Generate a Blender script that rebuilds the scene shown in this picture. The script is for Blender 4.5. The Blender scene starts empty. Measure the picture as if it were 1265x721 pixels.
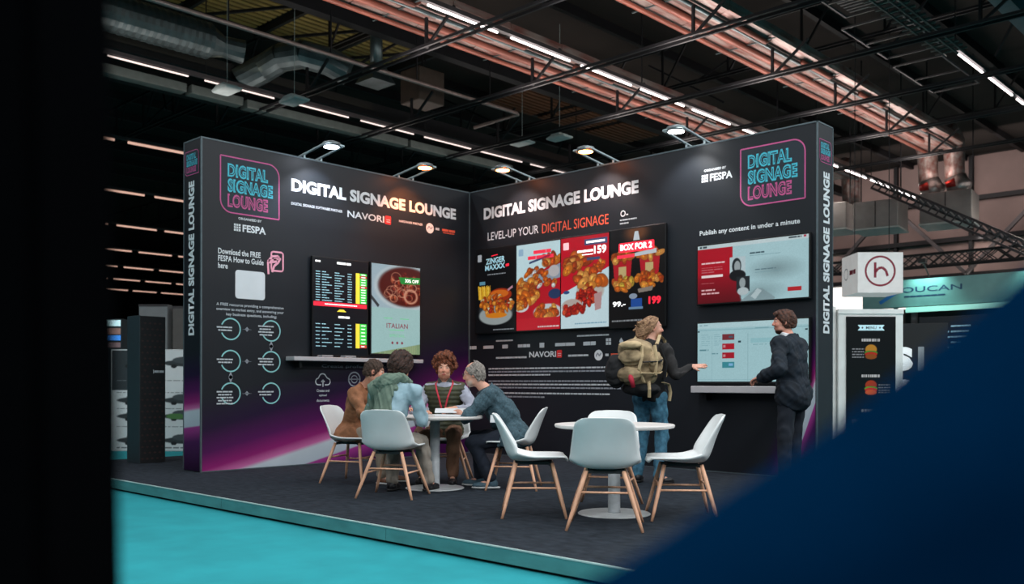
import bpy, bmesh, math, random
import numpy as np
from mathutils import Vector, Matrix
sc = bpy.context.scene
C = sc.collection
PI = math.pi

# ------------------------------------------------------------------ camera
YAW = 0.7640
F_PX = 1129.58
CAM = Vector((10.207, -9.705, 1.072))
cd = bpy.data.cameras.new('camera')
cam = bpy.data.objects.new('camera', cd)
C.objects.link(cam)
cam.location = CAM
cam.rotation_euler = (Matrix.Rotation(YAW, 3, 'Z') @ Matrix.Rotation(PI/2, 3, 'X') @ Matrix.Rotation(0.0019, 3, 'Z')).to_euler()
cd.sensor_width = 36.0
cd.lens = F_PX*36.0/1265.0
cd.shift_y = (472.9-360.5)/1265.0
cd.clip_start = 0.05
cd.clip_end = 300
cd.dof.use_dof = True
cd.dof.focus_distance = 8.6
cd.dof.aperture_fstop = 2.0
cd.dof.aperture_blades = 9
sc.camera = cam

# ------------------------------------------------------------------ world and light
w = bpy.data.worlds.new('hall air')
sc.world = w
w.use_nodes = True
w.node_tree.nodes['Background'].inputs[0].default_value = (0.35, 0.45, 0.55, 1)
w.node_tree.nodes['Background'].inputs[1].default_value = 0.06
sc.view_settings.view_transform = 'Standard'
sc.view_settings.look = 'None'
sc.view_settings.gamma = 1
sc.view_settings.use_curve_mapping = False
sc.view_settings.exposure = 0.0
sc.cycles.use_denoising = True
sc.cycles.max_bounces = 5
sc.cycles.sample_clamp_indirect = 4.0


def area(name, loc, sx, sy, power, col, rot=(0, 0, 0), spread=PI):
    l = bpy.data.lights.new(name, 'AREA')
    l.shape = 'RECTANGLE'
    l.size = sx
    l.size_y = sy
    l.energy = power
    l.color = col
    l.spread = spread
    o = bpy.data.objects.new(name, l)
    o.location = loc
    o.rotation_euler = rot
    C.objects.link(o)
    return o


# light of the hall's own tube rows (they hang every 6.4 m, running along y)
for x, y0, y1, p in ((-8.0, -16, -3.5, 160), (-1.6, -16, -0.8, 300), (4.6, -16, 3.0, 620), (10.8, -21, 9.0, 1800), (17.0, -21, 9.0, 1500)):
    area('tube_row_light', (x, (y0+y1)/2, 7.40), 0.12, y1-y0, p, (0.95, 0.98, 1.0))
# added upward fill without fixtures, to warm the foil ducts and left roof
for x, y, L, p in ((-2.6, 6.5, 22, 300), (1.0, 7.5, 20, 340), (-7.4, 3.0, 14, 55)):
    area('duct_fill', (x, y, 6.75), 0.5, L, p, (1.0, 0.86, 0.80), (PI, 0, 0))
# far half of the hall
for x, y, p in ((-8, 22, 160), (-1.6, 22, 200), (4.6, 22, 300), (-22, 4, 140), (-34, 12, 140)):
    area('far_row_light', (x, y, 7.0), 0.06, 16.0, p, (1.0, 0.86, 0.78))

# ------------------------------------------------------------------ helpers
def lin(c):
    return tuple(((v/12.92) if v <= 0.04045 else ((v+0.055)/1.055)**2.4) for v in c)


def hx(s):
    return lin(tuple(int(s[i:i+2], 16)/255 for i in (0, 2, 4)))


MATS = {}


def mat(name, col, rough=0.6, metal=0.0, var=0.12, scale=6.0, bump=0.0, emit=0.0, spec=0.5, stretch=None, attr=False, col2=None):
    """procedural principled material: colour broken up by noise, optional bump"""
    if name in MATS:
        return MATS[name]
    m = bpy.data.materials.new(name)
    MATS[name] = m
    m.use_nodes = True
    nt = m.node_tree
    N, L = nt.nodes, nt.links
    b = N['Principled BSDF']
    b.inputs['Roughness'].default_value = rough
    b.inputs['Metallic'].default_value = metal
    b.inputs['Specular IOR Level'].default_value = spec
    c = hx(col) if isinstance(col, str) else col
    tc = N.new('ShaderNodeTexCoord')
    mp = N.new('ShaderNodeMapping')
    L.new(tc.outputs['Object'], mp.inputs['Vector'])
    if stretch:
        mp.inputs['Scale'].default_value = stretch
    nz = N.new('ShaderNodeTexNoise')
    nz.inputs['Scale'].default_value = scale
    nz.inputs['Detail'].default_value = 4
    L.new(mp.outputs[0], nz.inputs['Vector'])
    mr = N.new('ShaderNodeMapRange')
    mr.inputs[1].default_value = 0.3
    mr.inputs[2].default_value = 0.7
    L.new(nz.outputs['Fac'], mr.inputs[0])
    mx = N.new('ShaderNodeMix')
    mx.data_type = 'RGBA'
    L.new(mr.outputs[0], mx.inputs[0])
    if attr:
        at = N.new('ShaderNodeAttribute')
        at.attribute_name = 'Col'
        for k, f in ((6, 1-var), (7, 1+var)):
            mu = N.new('ShaderNodeMix')
            mu.data_type = 'RGBA'
            mu.blend_type = 'MULTIPLY'
            mu.inputs[0].default_value = 1
            L.new(at.outputs['Color'], mu.inputs[6])
            mu.inputs[7].default_value = (f, f, f, 1)
            L.new(mu.outputs[2], mx.inputs[k])
    else:
        mx.inputs[6].default_value = tuple(v*(1-var) for v in c)+(1,)
        c2 = hx(col2) if col2 else tuple(min(1, v*(1+var)) for v in c)
        mx.inputs[7].default_value = tuple(c2)+(1,)
    L.new(mx.outputs[2], b.inputs['Base Color'])
    if emit:
        L.new(mx.outputs[2], b.inputs['Emission Color'])
        b.inputs['Emission Strength'].default_value = emit
        if attr:
            b.inputs['Base Color'].default_value = (0, 0, 0, 1)
            for l in list(b.inputs['Base Color'].links):
                L.remove(l)
    if bump:
        bp = N.new('ShaderNodeBump')
        bp.inputs['Strength'].default_value = bump
        bp.inputs['Distance'].default_value = 0.01
        L.new(nz.outputs['Fac'], bp.inputs['Height'])
        L.new(bp.outputs[0], b.inputs['Normal'])
    return m


def link(name, me, m=None, parent=None, loc=None):
    o = bpy.data.objects.new(name, me)
    C.objects.link(o)
    if m:
        if isinstance(m, (list, tuple)):
            for q in m:
                me.materials.append(q)
        else:
            me.materials.append(m)
    if parent:
        o.parent = parent
    if loc:
        o.location = loc
    return o


def obj(name, bm, m, parent=None, smooth=False, loc=None):
    me = bpy.data.meshes.new(name)
    bmesh.ops.recalc_face_normals(bm, faces=bm.faces[:])
    bm.to_mesh(me)
    bm.free()
    if smooth:
        for p in me.polygons:
            p.use_smooth = True
    return link(name, me, m, parent, loc)


def tag(o, label=None, cat=None, group=None, kind=None):
    if label:
        o['label'] = label
    if cat:
        o['category'] = cat
    if group:
        o['group'] = group
    if kind:
        o['kind'] = kind
    return o


def thing(name, label, cat, loc=(0, 0, 0), rz=0, group=None, kind=None):
    o = bpy.data.objects.new(name, None)
    C.objects.link(o)
    o.location = loc
    o.rotation_euler = (0, 0, rz)
    o.empty_display_size = 0.1
    return tag(o, label, cat, group, kind)


def dup(root, loc, rz, label, group=None):
    r = root.copy()
    C.objects.link(r)
    r.location = loc
    r.rotation_euler = (0, 0, rz)
    r['label'] = label
    if group:
        r['group'] = group
    for ch in list(root.children):
        c = ch.copy()
        C.objects.link(c)
        c.parent = r
        for g in ch.children:
            d = g.copy()
            C.objects.link(d)
            d.parent = c
    return r


def BM():
    return bmesh.new()


def box(bm, x0, x1, y0, y1, z0, z1, bev=0.0):
    vs = [bm.verts.new(p) for p in ((x0, y0, z0), (x1, y0, z0), (x1, y1, z0), (x0, y1, z0), (x0, y0, z1), (x1, y0, z1), (x1, y1, z1), (x0, y1, z1))]
    fs = [bm.faces.new([vs[i] for i in f]) for f in ((3, 2, 1, 0), (4, 5, 6, 7), (0, 1, 5, 4), (1, 2, 6, 5), (2, 3, 7, 6), (3, 0, 4, 7))]
    if bev:
        es = {e for f in fs for e in f.edges}
        bmesh.ops.bevel(bm, geom=list(es), offset=bev, segments=2, affect='EDGES', profile=0.5)
    return bm


def tube(bm, pts, r, n=8, caps=True, flat=None):
    """swept round section through pts; r a number or one radius per point"""
    pts = [Vector(p) for p in pts]
    rs = r if isinstance(r, (list, tuple)) else [r]*len(pts)
    prev = None
    rings = []
    for i, p in enumerate(pts):
        t = (pts[min(i+1, len(pts)-1)]-pts[max(i-1, 0)]).normalized()
        if prev is None:
            a = Vector((0, 0, 1)) if abs(t.z) < 0.9 else Vector((1, 0, 0))
            u = t.cross(a).normalized()
        else:
            u = (prev-t*prev.dot(t)).normalized()
        prev = u
        v = t.cross(u)
        if flat:
            rings.append([bm.verts.new(p+u*math.cos(2*PI*k/n)*rs[i]+v*math.sin(2*PI*k/n)*rs[i]*flat) for k in range(n)])
        else:
            rings.append([bm.verts.new(p+(u*math.cos(2*PI*k/n)+v*math.sin(2*PI*k/n))*rs[i]) for k in range(n)])
    for a, b in zip(rings[:-1], rings[1:]):
        for k in range(n):
            bm.faces.new((a[k], a[(k+1) % n], b[(k+1) % n], b[k]))
    if caps:
        bm.faces.new(rings[0][::-1])
        bm.faces.new(rings[-1])
    return bm


def bar(bm, a, b, wd, hd=None):
    """square bar from a to b"""
    a, b = Vector(a), Vector(b)
    t = (b-a).normalized()
    s = t.cross(Vector((0, 0, 1)))
    if s.length < 1e-3:
        s = Vector((1, 0, 0))
    s.normalize()
    u = s.cross(t)
    hd = hd or wd
    R = []
    for p in (a, b):
        R.append([bm.verts.new(p+s*i*wd/2+u*j*hd/2) for i, j in ((-1, -1), (1, -1), (1, 1), (-1, 1))])
    for k in range(4):
        bm.faces.new((R[0][k], R[0][(k+1) % 4], R[1][(k+1) % 4], R[1][k]))
    bm.faces.new(R[0][::-1])
    bm.faces.new(R[1])
    return bm


def lathe(bm, prof, n=40, cx=0, cy=0):
    rings = [[bm.verts.new((cx+r*math.cos(2*PI*k/n), cy+r*math.sin(2*PI*k/n), z)) for k in range(n)] for r, z in prof]
    for a, b in zip(rings[:-1], rings[1:]):
        for k in range(n):
            bm.faces.new((a[k], a[(k+1) % n], b[(k+1) % n], b[k]))
    bm.faces.new(rings[0][::-1])
    bm.faces.new(rings[-1])
    return bm


class Frame:
    """a plane in the place: origin, right, up; flat print is laid on it"""
    def __init__(s, o, u, v):
        s.o, s.u, s.v = Vector(o), Vector(u).normalized(), Vector(v).normalized()
        s.n = s.u.cross(s.v)

    def at(s, a, b, d=0.0):
        return s.o+s.u*a+s.v*b+s.n*d


def text(fr, body, u0, u1, v0, v1, m, parent, d=0.003, bold=0.0, name='lettering', spacing=1.0, keep=False, slope=0.0):
    """lettering fitted to the rectangle u0..u1 x v0..v1 of the frame"""
    cu = bpy.data.curves.new('t', 'FONT')
    cu.body = body
    cu.offset = bold
    cu.space_character = spacing
    cu.space_line = 0.92
    cu.align_x = 'CENTER' if keep == 'c' else 'LEFT'
    cu.resolution_u = 3
    o = bpy.data.objects.new('t', cu)
    me = bpy.data.meshes.new_from_object(o)
    bpy.data.objects.remove(o)
    bpy.data.curves.remove(cu)
    n = len(me.vertices)
    co = np.empty(n*3, np.float32)
    me.vertices.foreach_get('co', co)
    co = co.reshape(-1, 3)
    x0, y0 = co[:, 0].min(), co[:, 1].min()
    x1, y1 = co[:, 0].max(), co[:, 1].max()
    a = (co[:, 0]-x0)/(x1-x0)
    b = (co[:, 1]-y0)/(y1-y0)
    A = u0+a*(u1-u0)
    B = v0+b*(v1-v0)+slope*(a-0.5)
    P = np.outer(A, fr.u)+np.outer(B, fr.v)+np.array(fr.o)+np.array(fr.n)*d
    me.vertices.foreach_set('co', P.astype(np.float32).ravel())
    me.materials.clear()
    me.update()
    return link(name, me, m, parent)


def polys(name, fr, plist, m, parent, d=0.003):
    """flat print shapes: each a list of (u, v) corners"""
    bm = BM()
    for i, pl in enumerate(plist):
        bm.faces.new([bm.verts.new(fr.at(a, b, d)) for a, b in pl])
    me = bpy.data.meshes.new(name)
    bm.to_mesh(me)
    bm.free()
    o = link(name, me, m, parent)
    if len(plist) >= 8 and any(q in name for q in ('lettering', 'dashes', 'words', '_line', 'pattern', 'rows', 'text')):
        o['kind'] = 'stuff'
    return o


def ringp(cu, cv, r, wd, n=28, a0=0, a1=2*PI):
    out = []
    for k in range(n):
        t0, t1 = a0+(a1-a0)*k/n, a0+(a1-a0)*(k+1)/n
        out.append([(cu+(r-wd/2)*math.cos(t0), cv+(r-wd/2)*math.sin(t0)), (cu+(r+wd/2)*math.cos(t0), cv+(r+wd/2)*math.sin(t0)),
                    (cu+(r+wd/2)*math.cos(t1), cv+(r+wd/2)*math.sin(t1)), (cu+(r-wd/2)*math.cos(t1), cv+(r-wd/2)*math.sin(t1))])
    return out


def linep(pts, wd):
    out = []
    for (a, b), (c, d) in zip(pts[:-1], pts[1:]):
        L = math.hypot(c-a, d-b)
        nx, ny = -(d-b)/L*wd/2, (c-a)/L*wd/2
        out.append([(a-nx, b-ny), (c-nx, d-ny), (c+nx, d+ny), (a+nx, b+ny)])
    return out


def disc(cu, cv, r, n=24):
    return [(cu+r*math.cos(2*PI*k/n), cv+r*math.sin(2*PI*k/n)) for k in range(n)]


def rrect(u0, u1, v0, v1, r, corners=(1, 1, 1, 1), n=8):
    """outline points; corners = bl, br, tr, tl rounded or not"""
    pts = []
    for (cx, cy, a, on) in ((u0, v0, PI, corners[0]), (u1, v0, 1.5*PI, corners[1]), (u1, v1, 0, corners[2]), (u0, v1, PI/2, corners[3])):
        if not on:
            pts.append((cx, cy))
            continue
        ox = cx+(r if cx == u0 else -r)
        oy = cy+(r if cy == v0 else -r)
        for k in range(n+1):
            t = a+PI/2*k/n
            pts.append((ox+r*math.cos(t), oy+r*math.sin(t)))
    return pts


def words(u0, u1, v, h, seed, gap=0.35, fill=1.0):
    """a line of print too small to read: one dash per word"""
    rnd = random.Random(seed)
    out = []
    x = u0
    while x < u1-h:
        L = min(rnd.uniform(1.2, 5.0)*h, u1-x)
        out.append([(x, v-h/2), (x+L, v-h/2), (x+L, v+h/2), (x, v+h/2)])
        x += L+gap*h
    return out


# ---- pictures: painted pixel by pixel and laid on the surface as a fine coloured grid
class Pic:
    def __init__(s, nx, ny, base):
        s.nx, s.ny = nx, ny
        s.X, s.Y = np.meshgrid((np.arange(nx)+0.5)/nx, (np.arange(ny)+0.5)/ny)   # x right, y DOWN, both 0..1
        s.a = np.zeros((ny, nx, 3))
        s.a[:] = s.c(base)
        s.asp = ny/nx

    def c(s, q):
        return np.array([int(q[i:i+2], 16)/255 for i in (0, 2, 4)]) if isinstance(q, str) else np.array(q)

    def put(s, mask, col, al=1.0):
        m = np.clip(mask, 0, 1)[..., None]*al
        s.a = s.a*(1-m)+s.c(col)*m

    def rect(s, x0, x1, y0, y1, col, al=1.0):
        s.put(((s.X >= x0) & (s.X <= x1) & (s.Y >= y0) & (s.Y <= y1)).astype(float), col, al)

    def ell(s, cx, cy, rx, ry, col, rot=0, al=1.0, soft=0.12):
        x, y = s.X-cx, (s.Y-cy)*s.asp
        ry = ry*s.asp
        c_, s_ = math.cos(rot), math.sin(rot)
        u, v = (x*c_+y*s_)/rx, (-x*s_+y*c_)/ry
        d = np.sqrt(u*u+v*v)
        s.put((1-d)/soft, col, al)
        return d

    def poly(s, pts, col, al=1.0):
        m = np.ones_like(s.X, bool)
        n = len(pts)
        for i in range(n):
            (a, b), (c, d) = pts[i], pts[(i+1) % n]
            m &= ((c-a)*(s.Y-b)-(d-b)*(s.X-a)) >= 0
        s.put(m.astype(float), col, al)

    def dashes(s, x0, x1, y, h, col, seed, gap=0.012, lo=0.02, hi=0.07, al=1.0):
        r = random.Random(seed)
        x = x0
        while x < x1:
            L = min(r.uniform(lo, hi), x1-x)
            s.rect(x, x+L, y, y+h, col, al)
            x += L+gap

    def food(s, cx, cy, rx, ry, n, seed, pal, size=(0.05, 0.1), light=(-0.4, -0.6)):
        """a heap of crisp pieces: overlapping lumps, dark rim, lighter crown"""
        r = random.Random(seed)
        P = []
        for _ in range(n):
            t, q = r.uniform(0, 2*PI), math.sqrt(r.random())
            P.append((cy+ry*q*math.sin(t), cx+rx*q*math.cos(t)))
        P.sort()
        for y, x in P:
            a, b = r.uniform(*size), r.uniform(*size)*0.7
            ro = r.uniform(0, PI)
            b = b/s.asp
            col = s.c(pal[r.randrange(len(pal))])
            s.ell(x, y, a*1.10, b*1.12, col*0.5, ro, soft=.2)
            s.ell(x, y, a, b, col*0.85, ro)
            s.ell(x+light[0]*a*0.3, y+light[1]*b*0.35, a*0.62, b*0.6, np.clip(col*1.18, 0, 1), ro, soft=0.8)
            for k in range(4):
                s.ell(x+r.uniform(-.5, .5)*a, y+r.uniform(-.5, .5)*b, a*.18, b*.2, np.clip(col*r.choice((.5, 1.5)), 0, 1), ro, soft=.6, al=.8)

    def grain(s, amt, seed):
        rg = np.random.default_rng(seed)
        s.a = np.clip(s.a*(1+amt*(rg.random((s.ny, s.nx, 1))-0.5)), 0, 1)

    def lay(s, name, fr, u0, u1, v0, v1, m, parent, d=0.004):
        a = np.clip(s.a, 0, 1)
        a = np.where(a <= 0.04045, a/12.92, ((a+0.055)/1.055)**2.4)
        nx, ny = s.nx, s.ny
        gx = u0+(u1-u0)*np.arange(nx)/(nx-1)
        gy = v1+(v0-v1)*np.arange(ny)/(ny-1)
        GX, GY = np.meshgrid(gx, gy)
        P = np.outer(GX.ravel(), fr.u)+np.outer(GY.ravel(), fr.v)+np.array(fr.o)+np.array(fr.n)*d
        i = np.arange(nx*ny).reshape(ny, nx)
        q = np.stack([i[1:, :-1], i[1:, 1:], i[:-1, 1:], i[:-1, :-1]], -1).reshape(-1, 4)
        return link(name, npmesh(name, P, q, a.reshape(-1, 3)), m, parent)


def npmesh(name, P, Q, col=None, smooth=False):
    me = bpy.data.meshes.new(name)
    P = np.asarray(P, np.float32)
    Q = np.asarray(Q, np.int32)
    k = Q.shape[1]
    me.vertices.add(len(P))
    me.vertices.foreach_set('co', P.ravel())
    me.loops.add(Q.size)
    me.loops.foreach_set('vertex_index', Q.ravel())
    me.polygons.add(len(Q))
    me.polygons.foreach_set('loop_start', np.arange(0, Q.size, k, dtype=np.int32))
    me.polygons.foreach_set('loop_total', np.full(len(Q), k, np.int32))
    if smooth:
        me.polygons.foreach_set('use_smooth', np.ones(len(Q), bool))
    if col is not None:
        at = me.color_attributes.new('Col', 'FLOAT_COLOR', 'POINT')
        cc = np.ones((len(P), 4), np.float32)
        cc[:, :3] = col
        at.data.foreach_set('color', cc.ravel())
    me.update()
    return me


# ---- soft bodies: distance fields meshed by surface nets
class Sdf:
    def __init__(s):
        s.p = []

    def cap(s, a, b, ra, rb, k=0.02, flat=None):
        s.p.append(('c', np.array(a, float), np.array(b, float), ra, rb, k, flat, 1))
        return s

    def ell(s, c, r, k=0.03, R=None, sign=1):
        s.p.append(('e', np.array(c, float), np.array(r, float), None if R is None else np.array(R, float), 0, k, None, sign))
        return s

    def cut(s, p, n, k=0.004):
        """remove what lies on the side n points to"""
        n = np.array(n, float)
        s.p.append(('h', np.array(p, float), n/np.linalg.norm(n), 0, 0, k, None, -1))
        return s

    def _d(s, q, X):
        if q[0] == 'c':
            _, a, b, ra, rb, k, fl, sg = q
            ab = b-a
            t = np.clip(((X-a)@ab)/max(ab@ab, 1e-9), 0, 1)
            D = X-a-t[..., None]*ab
            if fl is not None:
                ax, f = fl
                c = D@ax
                D = D+np.multiply.outer(c*(1/f-1), ax)
            return np.sqrt((D*D).sum(-1))-(ra+t*(rb-ra))
        if q[0] == 'e':
            _, c, r, R, _, k, _, sg = q
            D = X-c
            if R is not None:
                D = D@R.T
            k0 = np.sqrt(((D/r)**2).sum(-1))
            k1 = np.sqrt(((D/(r*r))**2).sum(-1))+1e-9
            return k0*(k0-1)/k1
        return (X-q[1])@q[2]

    def mesh(s, h, noise=None, extra=0.0):
        lo, hi = np.full(3, 9e9), np.full(3, -9e9)
        bb = []
        for q in s.p:
            if q[0] == 'c':
                r = max(q[3], q[4])
                l, g = np.minimum(q[1], q[2])-r, np.maximum(q[1], q[2])+r
            elif q[0] == 'e':
                r = q[2].max()
                l, g = q[1]-r, q[1]+r
            else:
                bb.append(None)
                continue
            bb.append((l, g))
            if q[-1] > 0:
                lo, hi = np.minimum(lo, l), np.maximum(hi, g)
        pad = 0.03+extra
        lo, hi = lo-pad, hi+pad
        n = np.ceil((hi-lo)/h).astype(int)+1
        F = np.full(n, 0.12, np.float32)
        ax = [lo[i]+h*np.arange(n[i]) for i in range(3)]
        for q, b in zip(s.p, bb):
            k, sg = q[5], q[-1]
            if b is None:
                sl = (slice(None),)*3
            else:
                m = 2.0*k+2*h+0.01
                i0 = np.maximum(((b[0]-m-lo)/h).astype(int), 0)
                i1 = np.minimum(((b[1]+m-lo)/h).astype(int)+2, n)
                sl = tuple(slice(i0[i], i1[i]) for i in range(3))
            X = np.stack(np.meshgrid(*[ax[i][sl[i]] for i in range(3)], indexing='ij'), -1)
            d = s._d(q, X)
            f = F[sl]
            if sg > 0:
                hh = np.maximum(k-np.abs(f-d), 0)/k
                F[sl] = np.minimum(f, d)-hh*hh*k*0.25
            else:
                d = d if q[0] == 'h' else -d
                hh = np.maximum(k-np.abs(f-d), 0)/k
                F[sl] = np.maximum(f, d)+hh*hh*k*0.25
        if noise is not None:
            near = np.abs(F) < 0.06
            idx = np.nonzero(near)
            P = np.stack([ax[i][idx[i]] for i in range(3)], -1)
            F[idx] += noise(P)
        return surfnet(F, lo, h)


def surfnet(F, lo, h):
    S = F < 0
    nx, ny, nz = F.shape
    cnt = np.zeros((nx-1, ny-1, nz-1), np.int8)
    for i in (0, 1):
        for j in (0, 1):
            for k in (0, 1):
                cnt += S[i:nx-1+i, j:ny-1+j, k:nz-1+k]
    act = (cnt > 0) & (cnt < 8)
    ci = np.argwhere(act)
    idx = np.full(act.shape, -1, np.int64)
    idx[tuple(ci.T)] = np.arange(len(ci))
    acc = np.zeros((len(ci), 3))
    num = np.zeros(len(ci))
    cor = [(i, j, k) for i in (0, 1) for j in (0, 1) for k in (0, 1)]
    val = {c: F[ci[:, 0]+c[0], ci[:, 1]+c[1], ci[:, 2]+c[2]] for c in cor}
    for a in cor:
        for x in range(3):
            if a[x] == 0:
                b = list(a)
                b[x] = 1
                b = tuple(b)
                fa, fb = val[a], val[b]
                cr = (fa < 0) != (fb < 0)
                t = np.where(cr, fa/np.where(fa == fb, 1, fa-fb), 0)
                p = np.array(a, float)[None]+np.zeros((len(ci), 3))
                p[:, x] += t
                acc += np.where(cr[:, None], p, 0)
                num += cr
    V = (ci+acc/num[:, None])*h+lo
    Q = []
    for x in range(3):
        y, z = (x+1) % 3, (x+2) % 3
        s0 = [slice(None)]*3
        s1 = [slice(None)]*3
        s0[x] = slice(0, -1)
        s1[x] = slice(1, None)
        e = np.argwhere(S[tuple(s0)] != S[tuple(s1)])
        ok = (e[:, y] > 0) & (e[:, z] > 0) & (e[:, y] < F.shape[y]-1) & (e[:, z] < F.shape[z]-1)
        e = e[ok]
        ins = S[tuple(e.T)]
        c = []
        for dy, dz in ((-1, -1), (0, -1), (0, 0), (-1, 0)):
            g = e.copy()
            g[:, y] += dy
            g[:, z] += dz
            c.append(idx[tuple(g.T)])
        q = np.stack(c, -1)
        q[~ins] = q[~ins][:, ::-1]
        Q.append(q)
    return V, np.concatenate(Q)


def wob(amp, fr, seed=0, aniso=(1, 1, 1)):
    rg = np.random.default_rng(seed)
    K = [(rg.normal(size=3)*fr*np.array(aniso)*(1.5**i), rg.uniform(0, 6.28), amp*(0.65**i)) for i in range(4)]

    def f(P):
        out = np.zeros(len(P))
        for k, ph, a in K:
            q = np.sin(P@k+ph+1.5*np.sin(P@k[::-1]*0.7+ph))
            out += a*q
        return out
    return f


# ------------------------------------------------------------------ setting: hall floor, booth platform, booth walls
FLOOR = -0.124
M_turq = mat('turquoise hall carpet', '248d96', 0.9, var=0.10, scale=3.0, bump=0.25, spec=0.2)
M_carpet = mat('charcoal booth carpet', '272d34', 0.95, var=0.35, scale=9.0, bump=0.5, spec=0.1, stretch=(1, 1.6, 1))
M_riser = mat('teal painted riser board', '49898a', 0.6, var=0.16, scale=4.0, bump=0.05, stretch=(1, 1, 3))
M_black = mat('dark gap', '060708', 0.9)
M_alu = mat('brushed aluminium edge', '8b979b', 0.35, 0.85, var=0.1, scale=20)
M_alu_d = mat('dull grey edge profile', '5b676c', 0.5, 0.4, var=0.1, scale=20)
M_white = mat('white print', 'd6dbde', 0.6, var=0.03)
M_soft = mat('pale grey print', 'b9c1c6', 0.6, var=0.05)
M_dim = mat('grey print', '8b929b', 0.6, var=0.05)
M_orange = mat('orange print', 'e0593c', 0.6, var=0.04)
M_red = mat('red print', 'dc2a2c', 0.6, var=0.04)
M_cyan = mat('turquoise print', '45bcd0', 0.6, var=0.05)
M_pink = mat('pink print', 'c4548c', 0.6, var=0.05)
M_palepink = mat('pale pink print', 'f0a3b8', 0.6, var=0.05)
M_ring = mat('soft teal print', '86c3c4', 0.6, var=0.05)
M_night = mat('dark print', '14222e', 0.6, var=0.05)
M_blk = mat('black plastic', '0b0c0e', 0.35, var=0.1)

bm = BM()
box(bm, -70, 40, -22, 46, FLOOR-0.1, FLOOR)
tag(obj('floor', bm, M_turq), 'turquoise carpet of the exhibition hall floor', kind='structure')

plat = tag(thing('booth_platform', 'raised booth platform covered with charcoal carpet', None), kind='structure')
YE = -5.436
bm = BM(); box(bm, -2.55, 11.5, YE+0.01, 0.6, -0.03, 0.0)
obj('carpet', bm, M_carpet, plat)
bm = BM(); x = -2.5
box(bm, -2.5, 11.5, YE+0.035, YE+0.3, FLOOR, -0.03)
obj('plinth', bm, M_black, plat)
x = -2.5
k = 0
while x < 11.4:
    bm = BM(); box(bm, x, min(x+2.435, 11.5), YE, YE+0.02, FLOOR+0.022, -0.004)
    obj('riser_board', bm, M_riser, plat)
    x += 2.44
bm = BM(); box(bm, -2.5, 11.5, YE-0.004, YE+0.012, -0.006, 0.003)
obj('edge_trim', bm, mat('pale edge strip', 'a9c0bd', 0.5, var=0.1), plat)
bm = BM(); box(bm, -2.52, -2.5, YE, 0.6, FLOOR+0.02, -0.004)
obj('riser_board', bm, M_riser, plat)

# print on the booth walls: charcoal that turns violet and magenta around a pale beam
def wallprint(name, ax, y0, slope, curve, wtop, spread, side=0.0):
    m = bpy.data.materials.new(name)
    m.use_nodes = True
    N, L = m.node_tree.nodes, m.node_tree.links
    b = N['Principled BSDF']
    b.inputs['Roughness'].default_value = 0.42
    b.inputs['Specular IOR Level'].default_value = 0.35
    tc = N.new('ShaderNodeTexCoord')
    sp = N.new('ShaderNodeSeparateXYZ')
    L.new(tc.outputs['Object'], sp.inputs[0])

    def mth(op, a, c=None, cl=False):
        n = N.new('ShaderNodeMath')
        n.operation = op
        n.use_clamp = cl
        for i, v in enumerate((a, c)):
            if v is None:
                continue
            if isinstance(v, (int, float)):
                n.inputs[i].default_value = v
            else:
                L.new(v, n.inputs[i])
        return n.outputs[0]
    s = mth('ADD', sp.outputs[ax], y0)
    mid = mth('ADD', mth('MULTIPLY', s, slope), mth('MULTIPLY', mth('MULTIPLY', s, s), curve))
    d = mth('SUBTRACT', sp.outputs['Z'], mid)          # height above the beam's upper edge
    cr = N.new('ShaderNodeValToRGB')
    L.new(mth('ADD', mth('MULTIPLY', d, 1/spread), 0.5, True), cr.inputs[0])
    e = cr.color_ramp.elements
    wt = wtop/spread
    stops = [(0.0, '1d0a2c'), (0.5-wt*1.9, '4b0f52'), (0.5-wt*1.05, 'a23a8c'), (0.5-wt*0.98, 'b5c3cf'), (0.5-0.01, 'c3cfd8'), (0.5+0.012, 'c86aa5'),
             (0.5+0.06, '8f1f6e'), (0.5+0.15, '521153'), (0.5+0.28, '230f33'), (0.5+0.46, '1c2026')]
    e[0].position, e[0].color = stops[0][0], hx(stops[0][1])+(1,)
    e[1].position, e[1].color = stops[-1][0], hx(stops[-1][1])+(1,)
    for p, c in stops[1:-1]:
        q = e.new(max(0.001, p))
        q.color = hx(c)+(1,)
    # fade of the beam towards its start
    nz = N.new('ShaderNodeTexNoise')
    nz.inputs['Scale'].default_value = 2.0
    L.new(tc.outputs['Object'], nz.inputs['Vector'])
    mx = N.new('ShaderNodeMix')
    mx.data_type = 'RGBA'
    mx.blend_type = 'MULTIPLY'
    mx.inputs[0].default_value = 0.25
    L.new(cr.outputs[0], mx.inputs[6])
    L.new(nz.outputs['Fac'], mx.inputs[7])
    L.new(mx.outputs[2], b.inputs['Base Color'])
    return m


LA, LB, TA, TB, H = 4.41, 5.615, 0.43, 0.39, 4.0
M_wa = wallprint('booth print with magenta beam', 'Y', 3.90, 0.235, 0.0, 0.21, 2.2)
M_wb = wallprint('booth print dark', 'X', -5.2, 2.8, 0.0, 0.24, 1.8)
M_ea = wallprint('pillar print with pale band', 'X', 7.6, 0.10, 0.0, 0.20, 1.5)
M_fab = mat('charcoal fabric panel', '1c2026', 0.6, var=0.1)
wl = tag(thing('wall_left', 'left booth wall printed with the download panel', None), kind='structure')
wr = tag(thing('wall_right', 'right booth wall printed with the level-up headline', None), kind='structure')
bm = BM(); box(bm, -TA+0.002, -0.002, -LA+0.002, TB-0.002, 0.005, H-0.004)
core = obj('core', bm, M_fab, wl)


def quad(name, fr, u0, u1, v0, v1, m, parent, d=0.0):
    return polys(name, fr, [[(u0, v0), (u1, v0), (u1, v1), (u0, v1)]], m, parent, d)


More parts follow.
